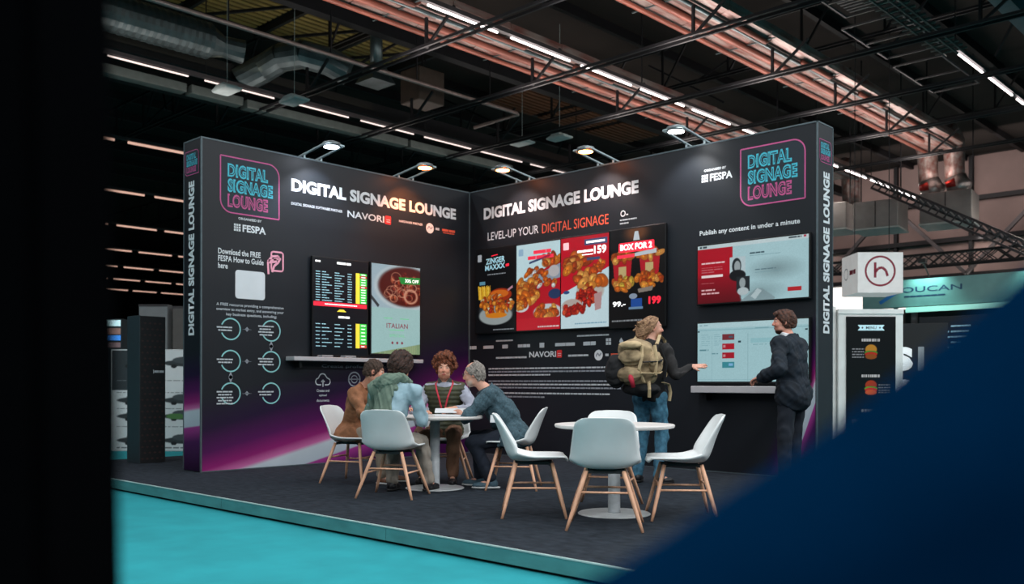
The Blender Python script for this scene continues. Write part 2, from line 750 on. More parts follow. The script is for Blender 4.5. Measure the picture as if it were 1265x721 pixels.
FA = Frame((0, 0, 0), (0, 1, 0), (0, 0, 1))            # left wall face, u = y
FB = Frame((0, 0, 0), (1, 0, 0), (0, 0, 1))            # right wall face, u = x
FEA = Frame((0, -LA, 0), (0, 0, 1), (-1, 0, 0))        # left pillar end: reads upward, u = z, v = -x
FEB = Frame((LB, 0, 0), (0, 0, 1), (0, -1, 0))         # right pillar end: u = z, v = -y
bm = BM(); box(bm, -0.001, 0.0, -LA+0.02, -0.02, 0.01, H-0.015)
obj('printed_panel', bm, M_wa, wl)
bm = BM(); box(bm, -TA+0.015, -0.015, -LA, -LA+0.001, 0.01, H-0.015)
obj('printed_end_panel', bm, M_ea, wl)
bm = BM(); box(bm, 0.002, LB-0.002, 0.002, TB-0.002, 0.005, H-0.004)
obj('core', bm, M_fab, wr)
bm = BM(); box(bm, 0.02, LB-0.02, 0.0, 0.001, 0.01, H-0.015)
obj('printed_panel', bm, M_wb, wr)
bm = BM(); box(bm, LB-0.001, LB, 0.015, TB-0.015, 0.01, H-0.015)
obj('printed_end_panel', bm, M_fab, wr)
# frame profiles
for (a, b, c, d, e, f, par) in ((-0.012, 0.012, -LA-0.004, -LA+0.012, 0, H, wl), (-0.012, 0.012, -0.02, 0.0, 0, H, wl), (-0.012, 0.006, -LA, 0.0, H-0.014, H+0.002, wl),
                                (-TA, 0, -LA-0.004, -LA+0.012, H-0.014, H+0.002, wl), (-TA-0.004, -TA+0.012, -LA-0.004, -LA+0.012, 0, H, wl),
                                (LB-0.012, LB+0.004, -0.006, 0.012, 0, H, wr), (0.006, LB, -0.006, 0.012, H-0.014, H+0.002, wr),
                                (LB-0.012, LB+0.004, 0, TB, H-0.014, H+0.002, wr), (LB-0.012, LB+0.004, TB-0.012, TB+0.004, 0, H, wr), (0.01, LB, -0.006, 0.004, 0, 0.012, wr), (-0.004, 0.006, -LA, 0, 0, 0.012, wl)):
    bm = BM(); box(bm, a, b, c, d, e, f)
    obj('frame_profile', bm, M_alu_d, par)


def neon_logo(fr, u0, v0, s, par):
    """rounded pink frame 0.82 wide with three stacked outlined words"""
    W, Hh = 0.81*s, 0.68*s
    o = rrect(u0, u0+W, v0, v0+Hh, 0.15*s, (1, 0, 1, 0))
    polys('logo_ground', fr, [o], M_night, par, 0.002)
    polys('logo_frame', fr, linep(o+[o[0]], 0.016*s), M_pink, par, 0.003)
    for k, (t, cc, wd) in enumerate((('DIGITAL', M_cyan, 0.555), ('SIGNAGE', M_cyan, 0.625), ('LOUNGE', M_pink, 0.555))):
        b = v0+(0.435-0.185*k)*s
        a = u0+0.095*s
        text(fr, t, a, a+wd*s, b, b+0.165*s, cc, par, 0.0035, bold=0.06, name='neon_lettering', spacing=1.08)
        text(fr, t, a+0.020*s, a+(wd-0.020)*s, b+0.022*s, b+0.143*s, M_night, par, 0.0042, bold=-0.012, name='neon_lettering_core', spacing=1.16)


def fespa(fr, u0, u1, v0, v1, par):
    h = v1-v0
    polys('emblem', fr, [[(u0, v0), (u0+h, v0), (u0+h, v1), (u0, v1)]], M_white, par)
    polys('emblem_grid', fr, [[(u0+h*a, v0), (u0+h*(a+.08), v0), (u0+h*(a+.08), v1), (u0+h*a, v1)] for a in (.3, .62)]+[[(u0, v0+h*a), (u0+h, v0+h*a), (u0+h, v0+h*(a+.08)), (u0, v0+h*(a+.08))] for a in (.3, .62)], M_night, par, 0.004)
    text(fr, 'FESPA', u0+h*1.3, u1, v0, v1, M_white, par, bold=0.03)


def navori(fr, u0, u1, v0, v1, par):
    h = v1-v0
    text(fr, 'NAVORI', u0, u1-h*1.15, v0+h*.06, v1-h*.06, M_white, par, bold=0.02)
    polys('emblem', fr, [rrect(u1-h, u1, v0-h*.06, v1+h*.06, h*.12)], M_red, par)
    polys('emblem_marks', fr, [[(u1-h*.78, v0+h*a), (u1-h*.15, v0+h*a), (u1-h*.15, v0+h*(a+.07)), (u1-h*.78, v0+h*(a+.07))] for a in (.22, .5)], M_white, par, .004)


def title(fr, u0, u1, v0, v1, par):
    L = u1-u0
    for wd, a, b in (('DIGITAL', 0, .299), ('SIGNAGE', .320, .657), ('LOUNGE', .683, 1)):
        text(fr, wd, u0+a*L, u0+b*L, v0, v1, M_white, par, bold=0.045, name='title_lettering')


# left wall lettering
neon_logo(FA, -4.16, 3.145, 1.0, wl)
text(FA, 'ORGANISED BY', -3.92, -3.60, 3.075, 3.105, M_white, wl, bold=0.02)
fespa(FA, -3.98, -3.54, 2.93, 3.02, wl)
text(FA, 'Download the FREE\nFESPA How to Guide\nhere', -4.19, -3.57, 2.455, 2.70, M_white, wl, bold=0.02)
# pink drawing: a sheet with a hand holding it
polys('sheet_drawing', FA, linep(rrect(-3.46, -3.29, 2.49, 2.73, 0.03)+[(-3.46, 2.52)], 0.022), M_palepink, wl)
polys('hand_drawing', FA, linep([(-3.50, 2.44), (-3.51, 2.60), (-3.45, 2.67), (-3.36, 2.68), (-3.35, 2.65), (-3.43, 2.63)], 0.028)+linep([(-3.45, 2.47), (-3.42, 2.55), (-3.36, 2.60), (-3.33, 2.66)], 0.03)+linep([(-3.50, 2.6), (-3.38, 2.62)], 0.05), M_palepink, wl, 0.004)
polys('blank_tile', FA, [rrect(-3.96, -3.55, 2.105, 2.455, 0.04, (1, 1, 1, 1))], M_white, wl)
text(FA, 'A FREE resource providing a comprehensive', -4.21, -3.28, 1.995, 2.04, M_soft, wl, bold=0.015)
text(FA, 'overview to market entry, and answering your', -4.21, -3.28, 1.937, 1.982, M_soft, wl, bold=0.015)
text(FA, 'key business questions, including:', -4.08, -3.38, 1.878, 1.923, M_soft, wl, bold=0.015)
circ = {(0, 0): (150, 500, 2), (1, 0): (118, 470, 4), (0, 1): (150, 500, 2), (1, 1): (130, 470, 3), (0, 2): (210, 590, 5), (1, 2): (150, 500, 2)}
for i, cu in enumerate((-4.02, -3.46)):
    for j, cv in enumerate((1.725, 1.335, 0.938)):
        polys('ring', FA, ringp(cu, cv, 0.128, 0.017, a0=-2.75, a1=2.75), M_ring, wl)
        nl = circ[(i, j)][2]
        for q in range(nl):
            off = (nl/2-q-0.5)*0.036
            polys('ring_text', FA, words(cu-0.185+0.02*(q % 2), cu+0.035-0.02*(q % 2), cv+off-(0.05 if (i, j) == (0, 2) else 0), 0.017, 7*i+3*j+q), M_soft, wl, 0.004)
    pass


def diamond(cu, cv, r, vert=False):
    a, b = (0.03, 0.075) if vert else (0.075, 0.03)
    return [[(cu-.03, cv), (cu, cv-.03), (cu+.03, cv), (cu, cv+.03)], [(cu-a, cv-.004 if not vert else cv), (cu, cv-b if vert else cv-.004), (cu+a, cv-.004 if not vert else cv), (cu, cv+b if vert else cv+.004)]]


for cv in (1.73, 1.335, 0.938):
    polys('arrow_mark', FA, diamond(-3.80, cv, 0), M_dim, wl, 0.0035)
polys('arrow_mark', FA, diamond(-3.46, 1.53, 0, True), M_dim, wl, 0.0035)
polys('arrow_mark', FA, diamond(-4.02, 1.137, 0, True), M_dim, wl, 0.0035)
title(FA, -3.17, -0.29, 3.54, 3.705, wl)
text(FA, 'DIGITAL SIGNAGE SOFTWARE PARTNER', -3.17, -2.37, 3.365, 3.40, M_white, wl, bold=0.02)
navori(FA, -2.29, -1.54, 3.315, 3.42, wl)
text(FA, 'HARDWARE PARTNER', -1.39, -0.95, 3.368, 3.40, M_white, wl, bold=0.02)
polys('round_emblem', FA, [disc(-0.81, 3.35, 0.075)], M_white, wl)
polys('round_emblem_mark', FA, linep([(-0.86, 3.33), (-0.83, 3.38), (-0.79, 3.34), (-0.76, 3.38)], 0.018), M_dim, wl, 0.004)
polys('print_dashes', FA, words(-0.70, -0.58, 3.357, 0.035, 4), M_soft, wl)
polys('print_dashes', FA, words(-0.57, -0.31, 3.357, 0.035, 5)+words(-0.55, -0.31, 3.318, 0.014, 6), M_orange, wl)
text(FA, 'Create professional content', -2.70, -1.28, 1.262, 1.315, M_dim, wl, bold=0.01)


def cloud(fr, cu, cv, s, par):
    pts = []
    for (x, y, r, a0, a1) in ((-.62, -.2, .38, 90, 270), (-.05, .18, .52, 160, 20), (.62, -.2, .38, 90, -90)):
        seg = []
        if a0 == 90 and a1 == 270:
            rng = np.linspace(270, 90, 9)
        else:
            rng = np.linspace(a0, a1, 9)
        for t in rng:
            seg.append((cu+s*(x+r*math.cos(math.radians(t))), cv+s*(y+r*math.sin(math.radians(t)))))
        pts += seg
    left = [(cu-.25*s, cv-.58*s)]+pts[:]+[(cu+.25*s, cv-.58*s)]
    polys('cloud_drawing', fr, linep(left, s*.13)+linep([(cu, cv-.8*s), (cu, cv)], s*.12)+linep([(cu-.22*s, cv-.25*s), (cu, cv), (cu+.22*s, cv-.25*s)], s*.12), M_soft, par)


cloud(FA, -2.68, 1.11, 0.115, wl)
polys('globe_drawing', FA, ringp(-2.17, 1.12, 0.095, 0.018)+ringp(-2.17, 1.12, 0.05, 0.014)+linep([(-2.26, 1.12), (-2.08, 1.12)], .014), M_dim, wl)
for k, (t, a, b) in enumerate((('Create and', -2.78, -2.58), ('upload', -2.74, -2.62), ('documents', -2.78, -2.58))):
    text(FA, t, a, b, 0.95-0.065*k, 0.985-0.065*k, M_soft, wl, bold=0.02)
# pillar end, left
FEAv = Frame((0, -LA-0.001, 0), (0, 0, 1), (-1, 0, 0))
title(FEAv, 1.64, 3.50, 0.155, 0.30, wl)
FEAl = Frame((-TA, -LA-0.001, 0), (1, 0, 0), (0, 0, 1))
neon_logo(FEAl, 0.04, 3.58, 0.42, wl)
# right wall lettering
title(FB, 0.313, 3.179, 3.54, 3.715, wr)
text(FB, 'LEVEL-UP YOUR', 0.40, 1.43, 3.215, 3.335, M_white, wr, bold=0.0)
text(FB, 'DIGITAL SIGNAGE', 1.50, 2.69, 3.20, 3.335, M_orange, wr, bold=0.0)
polys('round_emblem', FB, ringp(2.93, 3.305, 0.035, 0.014)+words(2.98, 3.03, 3.285, 0.016, 3), M_white, wr)
polys('print_dashes', FB, words(2.88, 3.15, 3.22, 0.018, 8)+words(2.88, 3.02, 3.175, 0.018, 9), M_soft, wr)
text(FB, 'ORGANISED BY', 4.16, 4.465, 3.655, 3.685, M_white, wr, bold=0.02)
fespa(FB, 4.126, 4.55, 3.53, 3.62, wr)
neon_logo(FB, 4.66, 3.16, 1.0, wr)
text(FB, 'Publish any content in under a minute', 4.10, 5.41, 2.865, 2.94, M_white, wr, bold=0.02)
polys('print_dashes', FB, words(0.58, 0.95, 1.70, 0.022, 30, .2), M_soft, wr)
polys('print_dashes', FB, words(2.15, 2.70, 1.72, 0.022, 31, .2), M_soft, wr)
for (u, wd, hh, sd) in ((0.06, 0.20, .05, 1), (0.43, 0.24, .045, 2), (0.78, 0.14, .055, 3), (1.15, 0.24, .045, 4), (1.50, 0.09, .07, 5), (1.93, 0.36, .045, 6), (2.38, 0.24, .05, 7)):
    polys('print_dashes', FB, words(u-wd/2, u+wd/2, 1.612, hh, sd, .12), M_soft, wr)
polys('square_emblem', FB, [[(2.65+a, 1.585+b), (2.69+a, 1.585+b), (2.69+a, 1.625+b), (2.65+a, 1.625+b)] for a in (0, .047) for b in (0, .047)], M_soft, wr)
polys('diamond_emblem', FB, [[(2.87, 1.625), (2.905, 1.575), (2.94, 1.625), (2.905, 1.675)]], M_soft, wr)
polys('print_dashes', FB, words(0.58, 1.21, 1.447, 0.026, 12, .2), M_soft, wr)
navori(FB, 1.255, 1.875, 1.435, 1.53, wr)
polys('print_dashes', FB, words(1.99, 2.35, 1.453, 0.026, 13, .2), M_soft, wr)
polys('round_emblem', FB, [disc(2.525, 1.45, 0.072)], M_white, wr)
polys('round_emblem_mark', FB, linep([(2.48, 1.43), (2.51, 1.48), (2.54, 1.44), (2.57, 1.48)], 0.018), M_dim, wr, 0.004)
polys('print_dashes', FB, words(2.64, 2.73, 1.45, 0.035, 14), M_soft, wr)
polys('print_dashes', FB, words(2.735, 2.95, 1.45, 0.035, 15), M_orange, wr)
rows = [(1.285, 2.90), (1.238, 2.90), (1.19, 1.66), (1.10, 2.90), (1.052, 2.90), (1.004, 2.90), (0.925, 2.72), (0.872, 1.55)]
for k, (v, u1) in enumerate(rows):
    polys('paragraph_line', FB, words(0.42, u1, v, 0.021, 50+k, .45), M_dim if k % 2 else M_soft, wr)
FEBv = Frame((LB+0.001, 0, 0), (0, 0, 1), (0, -1, 0))
title(FEBv, 1.64, 3.46, -0.30, -0.14, wr)
FEBl = Frame((LB+0.001, 0, 0), (0, 1, 0), (0, 0, 1))
neon_logo(FEBl, 0.045, 3.56, 0.37, wr)
# pale band low on the right pillar end
# ------------------------------------------------------------------ screens and shelves on the booth walls
M_scr = mat('screen picture', 'ffffff', 0.3, attr=True, var=0.02, emit=0.75)
M_scr_b = mat('bright screen picture', 'ffffff', 0.3, attr=True, var=0.02, emit=0.80)


def glow(name, col, e):
    return mat(name, col, 0.4, var=0.02, emit=e)


G_white = glow('lit white letters', 'f4f4f2', 0.9)
G_cyan = glow('lit pale blue letters', '9fcfdc', 0.34)
G_red = glow('lit red letters', 'e02338', 0.8)
G_dark = glow('lit dark letters', '2a3238', 0.6)


def screen(name, label, fr, u0, u1, v0, v1, pic, mpic=None, edge=0.018, depth=0.06, group=None):
    t = thing('display_screen', label, 'screen', fr.at(0, 0, 0), 0, group)
    loc = t.location.copy()
    f = Frame((0, 0, 0), fr.u, fr.v)
    bm = BM()

    def slab(a0, a1, b0, b1, d0, d1, bev=0.0):
        n0 = len(bm.verts)
        b2 = BM()
        box(b2, a0, a1, b0, b1, d0, d1, bev)
        for v in b2.verts:
            v.co = f.at(v.co.x, v.co.y, v.co.z)
        me = bpy.data.meshes.new('x')
        b2.to_mesh(me)
        bm.from_mesh(me)
        b2.free()
        bpy.data.meshes.remove(me)
    slab(u0-edge, u1+edge, v0-edge, v1+edge, 0.018, depth, 0.004)
    slab(u0+.1, u1-.1, v0+.15, v1-.15, 0.0015, 0.02)
    obj('housing', bm, M_blk, t)
    pic.grain(0.06, 1)
    pic.lay('picture', f, u0, u1, v0, v1, mpic or M_scr, t, depth+0.001)
    return t, Frame(f.at(0, 0, depth+0.0005), fr.u, fr.v)


# departures board
p = Pic(120, 170, '071019')
t, f = screen('', 'portrait departures board screen with green and yellow status cells', FA, -2.87, -1.995, 1.44, 2.715, p)
W0, Wd, V1 = -2.87, 0.875, 2.715


def du(a): return W0+a*Wd
def dv(b): return V1-b*1.275


polys('board_lettering', f, words(du(.03), du(.12), dv(.035), .022, 1)+words(du(.42), du(.68), dv(.035), .03, 2), G_white, t)
for a, b, n, sd in ((.10, .445, 12, 10), (.64, .92, 7, 40)):
    r = []
    for k in range(n):
        y = dv(a+.04+(b-a-.05)*k/(n-1))
        r += words(du(.04), du(.12), y, .0105, sd+k, .3)+words(du(.15), du(.15+.08+.05*((k*7) % 3)), y, .0105, sd+k+20, .3)+words(du(.38), du(.48+.04*((k*5) % 3)), y, .0105, sd+k+60, .3)+words(du(.62), du(.70), y, .0105, sd+k+90, .3)
    polys('board_lettering', f, r, G_cyan, t, 0.001)
    y0, y1 = dv(a+.02), dv(b)
    hh = (y0-y1)/n
    yel, gre, red = [], [], []
    for k in range(n):
        q = [(du(.775), y0-hh*(k+1)), (du(.85), y0-hh*(k+1)), (du(.85), y0-hh*k), (du(.775), y0-hh*k)]
        yel.append(q)
        g = [(du(.855), y0-hh*(k+1)+.004), (du(.985), y0-hh*(k+1)+.004), (du(.985), y0-hh*k), (du(.855), y0-hh*k)]
        (red if (n == 12 and k in (1, 5)) or (n == 7 and k == 6) else gre).append(g)
    polys('status_cells_yellow', f, yel, glow('lit yellow', 'd6c53a', .8), t, 0.001)
    polys('status_cells_green', f, gre, glow('lit green', '3cc24a', .8), t, 0.001)
    polys('status_cells_red', f, red, glow('lit red cell', 'b04030', .8), t, 0.001)
    polys('status_words', f, [w_ for k in range(n) for w_ in words(du(.88), du(.96), y0-hh*(k+.5), .012, k+sd, .3)], G_white, t, 0.002)
polys('red_band', f, [[(du(.0), dv(.495)), (du(.985), dv(.495)), (du(.985), dv(.45)), (du(.0), dv(.45))]], G_red, t, 0.001)
polys('red_band_lettering', f, words(du(.2), du(.8), dv(.472), .014, 77, .3), G_white, t, 0.002)
polys('board_emblem', f, [[(du(.42), dv(.545)), (du(.60), dv(.545)), (du(.55), dv(.52)), (du(.47), dv(.52))]], glow('lit yellow', 'd6c53a', .8), t, 0.001)
polys('board_lettering', f, words(du(.45), du(.66), dv(.60), .028, 5), G_white, t, 0.001)

# italian menu screen
p = Pic(170, 250, 'b6d2d6')
p.rect(0, 1, 0, .485, 'a9c1cc')
p.ell(.72, .24, .70, .275, 'c9d6da')
p.ell(.72, .235, .64, .25, '8c9aa0')
p.ell(.72, .235, .61, .235, '54150f')
p.food(.70, .255, .42, .16, 70, 4, ['8a2a1c', 'a63d24', '6b1610', 'b5573a', '7b241a'], (.03, .07))
rr = random.Random(3)
for k in range(16):
    cx_, cy_ = rr.uniform(.3, .95), rr.uniform(.12, .38)
    rr_ = rr.uniform(.05, .1)
    d = np.sqrt(((p.X-cx_)/rr_)**2+((p.Y-cy_)*p.asp/(rr_*.75))**2)
    p.put(1-np.abs(d-1)/.16, 'd9a184', .7)
d = np.sqrt(((p.X-.80)/.13)**2+((p.Y-.34)*p.asp/.11)**2)
p.put(1-np.abs(d-1)/.3, 'e3a284')
p.rect(0, .3, .0, .14, 'a9c1cc', .0)
p.poly([(0, .35), (.16, .46), (.13, .485), (0, .40)], '3a4348')
p.poly([(.55, .13), (1, .115), (1, .19), (.6, .205)], '1f9b40')
p.rect(0, 1, .485, 1, 'a9d0cf')
p.poly([(0, 1.0), (1, .88), (1, 1.0)], '7f9c76')
for k in range(34):
    p.put(((np.abs((p.X*34) % 1-.5) < .2) & (p.Y > 1-.12*p.X)).astype(float), 'a9b98c', .12)
t, f = screen('', 'portrait screen showing a bowl of red pasta above an Italian menu title', FA, -1.925, -1.05, 1.48, 2.73, p)


def uv(u0, u1, v0, v1):
    return lambda a: u0+a*(u1-u0), lambda b: v1-b*(v1-v0)


U, V = uv(-1.925, -1.05, 1.48, 2.73)
text(f, 'ITALIAN', U(.30), U(.74), V(.71), V(.655), glow('lit maroon', '6f3440', .7), t, 0.002, bold=.01)
text(f, 'SPECIAL', U(.36), U(.68), V(.81), V(.775), glow('lit soft green', '5fae7d', .7), t, 0.002)
polys('menu_lettering', f, words(U(.36), U(.66), V(.73), .012, 3, .3)+words(U(.25), U(.42), V(.60), .012, 4)+words(U(.58), U(.76), V(.60), .012, 7), glow('lit soft green', '5fae7d', .7), t, 0.002)
polys('menu_emblems', f, [disc(U(a), V(.875), .02, 10) for a in (.42, .52, .62)], glow('lit maroon', '6f3440', .7), t, 0.002)
text(f, '30% OFF', U(.68), U(.97), V(.18), V(.14), G_white, t, 0.002, bold=.02)

ORG = ['dc7a24', 'd0641c', 'c04e16', 'e08a34', 'a83e12', 'e89a48', 'b8521c']
MENUG = 'row of four portrait menu screens'
# menu 1: burger on black
p = Pic(170, 250, '0b0c0f')
p.ell(.52, .74, .46, .17, '30363a')
p.ell(.50, .80, .44, .12, '9aa3a3')
p.food(.2, .54, .12, .07, 14, 2, ['e8b030', 'd99a22', 'f0c040'], (.03, .06))
for k in range(9):
    x = .06+k*.035
    p.poly([(x, .44+.01*(k % 3)), (x+.03, .43+.01*(k % 2)), (x+.05, .6), (x+.02, .6)], ['e8b62e', 'f2c548', 'd09522'][k % 3])
p.ell(.62, .56, .30, .085, 'a33012')
p.ell(.60, .545, .24, .05, 'd4691f')
p.food(.50, .68, .42, .10, 60, 5, ORG+['e9d6b0', 'b7321e'], (.04, .09))
p.ell(.52, .80, .28, .035, 'd8801e')
p.dashes(.30, .75, .30, .012, '8f959b', 3)
p.dashes(.45, .95, .965, .01, '8f959b', 4)
p.poly([(.80, .50), (.92, .46), (.93, .485), (.81, .525)], 'c08a9a')
p.rect(.1, .24, .385, .425, '5f93a8')
t, f = screen('', 'menu screen with a loaded burger on black, first of the four beside the corner', FB, .205, 1.037, 1.83, 3.07, p, group=MENUG)
U, V = uv(.205, 1.037, 1.83, 3.07)
text(f, 'ZINGER', U(.26), U(.74), V(.175), V(.105), G_cyan, t, .002, bold=.03, slope=.02)
text(f, 'MAXXX', U(.24), U(.74), V(.25), V(.185), G_cyan, t, .002, bold=.03, slope=.02)
polys('menu_marks', f, [[(U(.76), V(.23)), (U(.84), V(.225)), (U(.84), V(.195)), (U(.76), V(.2))], [(U(.4), V(.09)), (U(.56), V(.08)), (U(.56), V(.07)), (U(.4), V(.078))]], G_red, t, .002)
polys('menu_emblem', f, [rrect(U(.05), U(.15), V(.14), V(.055), .01)], glow('lit soft grey', '8f989e', .6), t, .002)
# menu 2: white top, red tray
p = Pic(170, 250, 'c5e2e8')
p.poly([(0, .50), (1, .20), (1, 1), (0, 1)], 'b50e22')
p.poly([(0, .36), (.45, .33), (1, .18), (1, .30), (.2, .44), (0, .46)], 'cfdde0', .0)
p.poly([(.1, .44), (1, .26), (1, .42), (.3, .5)], '8d99a8')
p.food(.78, .23, .18, .055, 10, 2, ORG, (.07, .12))
p.food(.45, .36, .24, .06, 14, 3, ORG+['c9c9c9'], (.05, .09))
p.ell(.86, .34, .13, .07, 'b9b6b8')
p.food(.28, .56, .30, .14, 26, 7, ORG, (.07, .14))
p.food(.70, .46, .25, .06, 12, 9, ORG+['d6d2cc'], (.04, .08))
p.ell(.12, .72, .18, .07, 'cfd5d6')
p.food(.12, .70, .12, .04, 8, 6, ORG, (.05, .08))
p.ell(.88, .60, .15, .06, '24365e')
p.ell(.72, .80, .34, .10, 'c2cbd0')
p.food(.70, .78, .26, .085, 20, 8, ORG, (.05, .1))
p.rect(0, 1, .86, 1, 'c01226', .9)
p.dashes(.5, .98, .955, .015, 'e0c8c8', 4)
t, f = screen('', 'menu screen with chicken pieces on a red tray below a pale blue top', FB, 1.055, 1.89, 1.83, 3.065, p, M_scr_b, group=MENUG)
U, V = uv(1.055, 1.89, 1.83, 3.065)
polys('menu_lettering', f, words(U(.27), U(.86), V(.165), .05, 61, .12)+words(U(.40), U(.84), V(.105), .05, 62, .12), glow('lit crimson', 'c4243c', .8), t, .002)
polys('menu_marks', f, [[(U(.30), V(.235)), (U(.78), V(.17)), (U(.78), V(.145)), (U(.30), V(.21))]], glow('lit dark blue', '2b3a5a', .6), t, .002)
polys('menu_emblem', f, [rrect(U(.05), U(.16), V(.13), V(.05), .01)], glow('lit soft blue', '6e8fa4', .6), t, .002)
# menu 3: red top, white bottom, 159
p = Pic(170, 250, 'c40f26')
p.poly([(0, .62), (1, .36), (1, 1), (0, 1)], 'c6dfe6')
p.food(.33, .30, .27, .085, 16, 2, ORG, (.08, .13))
p.poly([(.30, .43), (.58, .37), (.60, .41), (.33, .47)], '9a7f92')
p.food(.78, .34, .13, .05, 9, 4, ORG, (.04, .08))
p.ell(.62, .60, .30, .14, 'b9b1a8')
p.food(.60, .50, .28, .10, 18, 5, ORG, (.08, .14))
p.food(.54, .66, .22, .08, 30, 6, ['a81912', 'c22a18', '8a100c', 'd2482a'], (.05, .08))
p.poly([(.70, .64), (.86, .62), (.84, .80), (.72, .82)], 'b58f8f')
p.ell(.24, .76, .24, .09, 'b7aaa2')
p.food(.22, .80, .18, .05, 14, 7, ['a81912', 'c22a18', 'd2482a'], (.05, .08))
p.food(.38, .78, .12, .04, 8, 9, ['a81912', 'c22a18', 'd2482a'], (.05, .08))
p.ell(.12, .60, .07, .02, '2a4a7e')
p.dashes(.3, .95, .945, .012, '6f9fb8', 4)
t, f = screen('', 'menu screen with fried chicken and the price 159 on red, third of the four', FB, 1.907, 2.742, 1.825, 3.07, p, M_scr_b, group=MENUG)
U, V = uv(1.907, 2.742, 1.825, 3.07)
text(f, '159', U(.70), U(.95), V(.21), V(.12), G_white, t, .002, bold=.03)
polys('menu_lettering', f, words(U(.35), U(.68), V(.165), .03, 63, .2)+words(U(.45), U(.68), V(.205), .014, 64, .2), G_white, t, .002)
polys('menu_marks', f, [rrect(U(.5), U(.97), V(.105), V(.04), .01), rrect(U(.55), U(.82), V(.27), V(.24), .01)], glow('lit dark blue', '2b3a5a', .5), t, .0015)
polys('menu_lettering', f, words(U(.54), U(.92), V(.073), .028, 65, .2), G_white, t, .002)
polys('menu_emblem', f, [rrect(U(.05), U(.17), V(.13), V(.05), .01)], glow('lit pale rose', 'd8a8ae', .7), t, .002)
# menu 4: box for two
p = Pic(170, 250, '0d0b0c')
p.ell(.50, .04, .30, .13, '6b4128', soft=.6)
p.poly([(.06, .30), (.42, .29), (.38, .56), (.10, .57)], 'b81b28')
p.poly([(.55, .28), (.92, .27), (.88, .54), (.60, .55)], 'b81b28')
p.rect(.17, .31, .38, .50, 'c9b27a')
p.rect(.66, .80, .36, .49, 'c9b27a')
p.food(.24, .29, .19, .04, 14, 2, ORG, (.06, .1))
p.food(.74, .27, .20, .045, 16, 3, ORG, (.06, .1))
p.food(.22, .56, .22, .06, 20, 4, ORG+['c5a03a'], (.05, .09))
p.food(.70, .53, .24, .06, 22, 5, ORG, (.05, .09))
p.poly([(.52, .62), (.8, .60), (.78, .645), (.54, .66)], '8b8178')
p.rect(.40, .60, .715, .80, '2350a0')
p.ell(.44, .69, .08, .03, '8f9fb4')
p.rect(.36, .62, .80, .825, '6f8fae')
p.dashes(.05, .6, .93, .012, '8b8f94', 4)
t, f = screen('', 'menu screen reading BOX FOR 2 with two chicken buckets on black', FB, 2.757, 3.625, 1.81, 3.075, p, group=MENUG)
U, V = uv(2.757, 3.625, 1.81, 3.075)
polys('menu_banner', f, [rrect(U(.17), U(.82), V(.235), V(.135), .02)], G_red, t, .0015)
text(f, 'BOX FOR 2', U(.20), U(.78), V(.215), V(.15), G_white, t, .002, bold=.04)
polys('menu_banner', f, [[(U(.14), V(.295)), (U(.46), V(.29)), (U(.46), V(.255)), (U(.14), V(.26))]], glow('lit crimson', 'c4243c', .8), t, .0015)
polys('menu_banner', f, [[(U(.47), V(.285)), (U(.86), V(.27)), (U(.86), V(.225)), (U(.47), V(.25))]], glow('lit soft grey', '8f989e', .6), t, .0015)
text(f, '199', U(.72), U(.94), V(.785), V(.705), G_red, t, .002, bold=.05)
text(f, '99.-', U(.06), U(.30), V(.79), V(.735), G_white, t, .002, bold=.03)
polys('menu_emblem', f, [[(U(.44), V(.12)), (U(.56), V(.12)), (U(.53), V(.03)), (U(.47), V(.03))]], glow('lit soft grey', '8f989e', .6), t, .002)

# upper right landscape screen
p = Pic(230, 120, 'a9cdd4')
p.a *= (1-.25*np.clip(1-np.hypot((p.X-.72)/.28, (p.Y-.50)/.22), 0, 1))[..., None]
p.a *= (1-.2*np.clip(1-np.hypot((p.X-.60)/.25, (p.Y-.85)/.2), 0, 1))[..., None]
p.rect(0, 1, 0, .07, 'c4d6da')
p.rect(0, .335, .07, .26, 'b00f24')
p.poly([(0, .26), (.31, .26), (.36, .55), (0, .55)], 'b00f24')
p.poly([(0, .55), (.36, .55), (.41, 1), (0, 1)], 'a00e22')
d_ = np.clip((p.Y-.45)/.55, 0, 1)*((p.X < .33+.09*p.Y))
p.put(d_, '4a1016', .75)
p.rect(.31, .45, .25, .56, 'b9ccd2')
p.ell(.372, .40, .045, .14, '20282c')
p.ell(.378, .41, .030, .10, '9aa5a8')
p.ell(.38, .56, .08, .10, '15181c')
p.rect(.37, .49, .58, .83, '23292e')
p.ell(.425, .69, .03, .09, '97a3a6')
p.ell(.43, .83, .055, .07, 'b6c4c8')
p.poly([(.40, 1), (.55, .80), (.60, .80), (.72, .97), (.7, 1)], '7d9298', .7)
p.poly([(.50, .92), (.56, .80), (.60, .84), (.54, .98)], 'd2e2e6', .6)
p.rect(.82, .94, .815, .885, 'b8242c')
p.dashes(.04, .26, .30, .026, 'f0c9cc', 3, .006)
p.dashes(.04, .24, .38, .012, 'c0646c', 4, .006)
p.dashes(.04, .24, .42, .012, 'c0646c', 5, .006)
p.dashes(.04, .16, .46, .012, 'c0646c', 6, .006)
p.rect(.04, .245, .52, .56, 'f2e4e4')
p.dashes(.04, .16, .65, .012, 'c0646c', 7, .006)
p.dashes(.04, .17, .76, .022, 'e8b8bc', 8, .006)
p.dashes(.04, .21, .82, .022, 'e8b8bc', 9, .006)
p.dashes(.49, .62, .20, .024, '3f5a64', 10, .006)
p.dashes(.49, .76, .25, .010, '7ba0aa', 11, .006)
p.dashes(.54, .72, .48, .022, '5c7a84', 12, .006)
p.dashes(.54, .76, .53, .010, '7ba0aa', 13, .006)
p.dashes(.02, .09, .02, .03, '33444c', 14, .006)
p.dashes(.83, .94, .02, .025, '33444c', 15, .006)
p.rect(.955, .98, .01, .045, 'b03048')
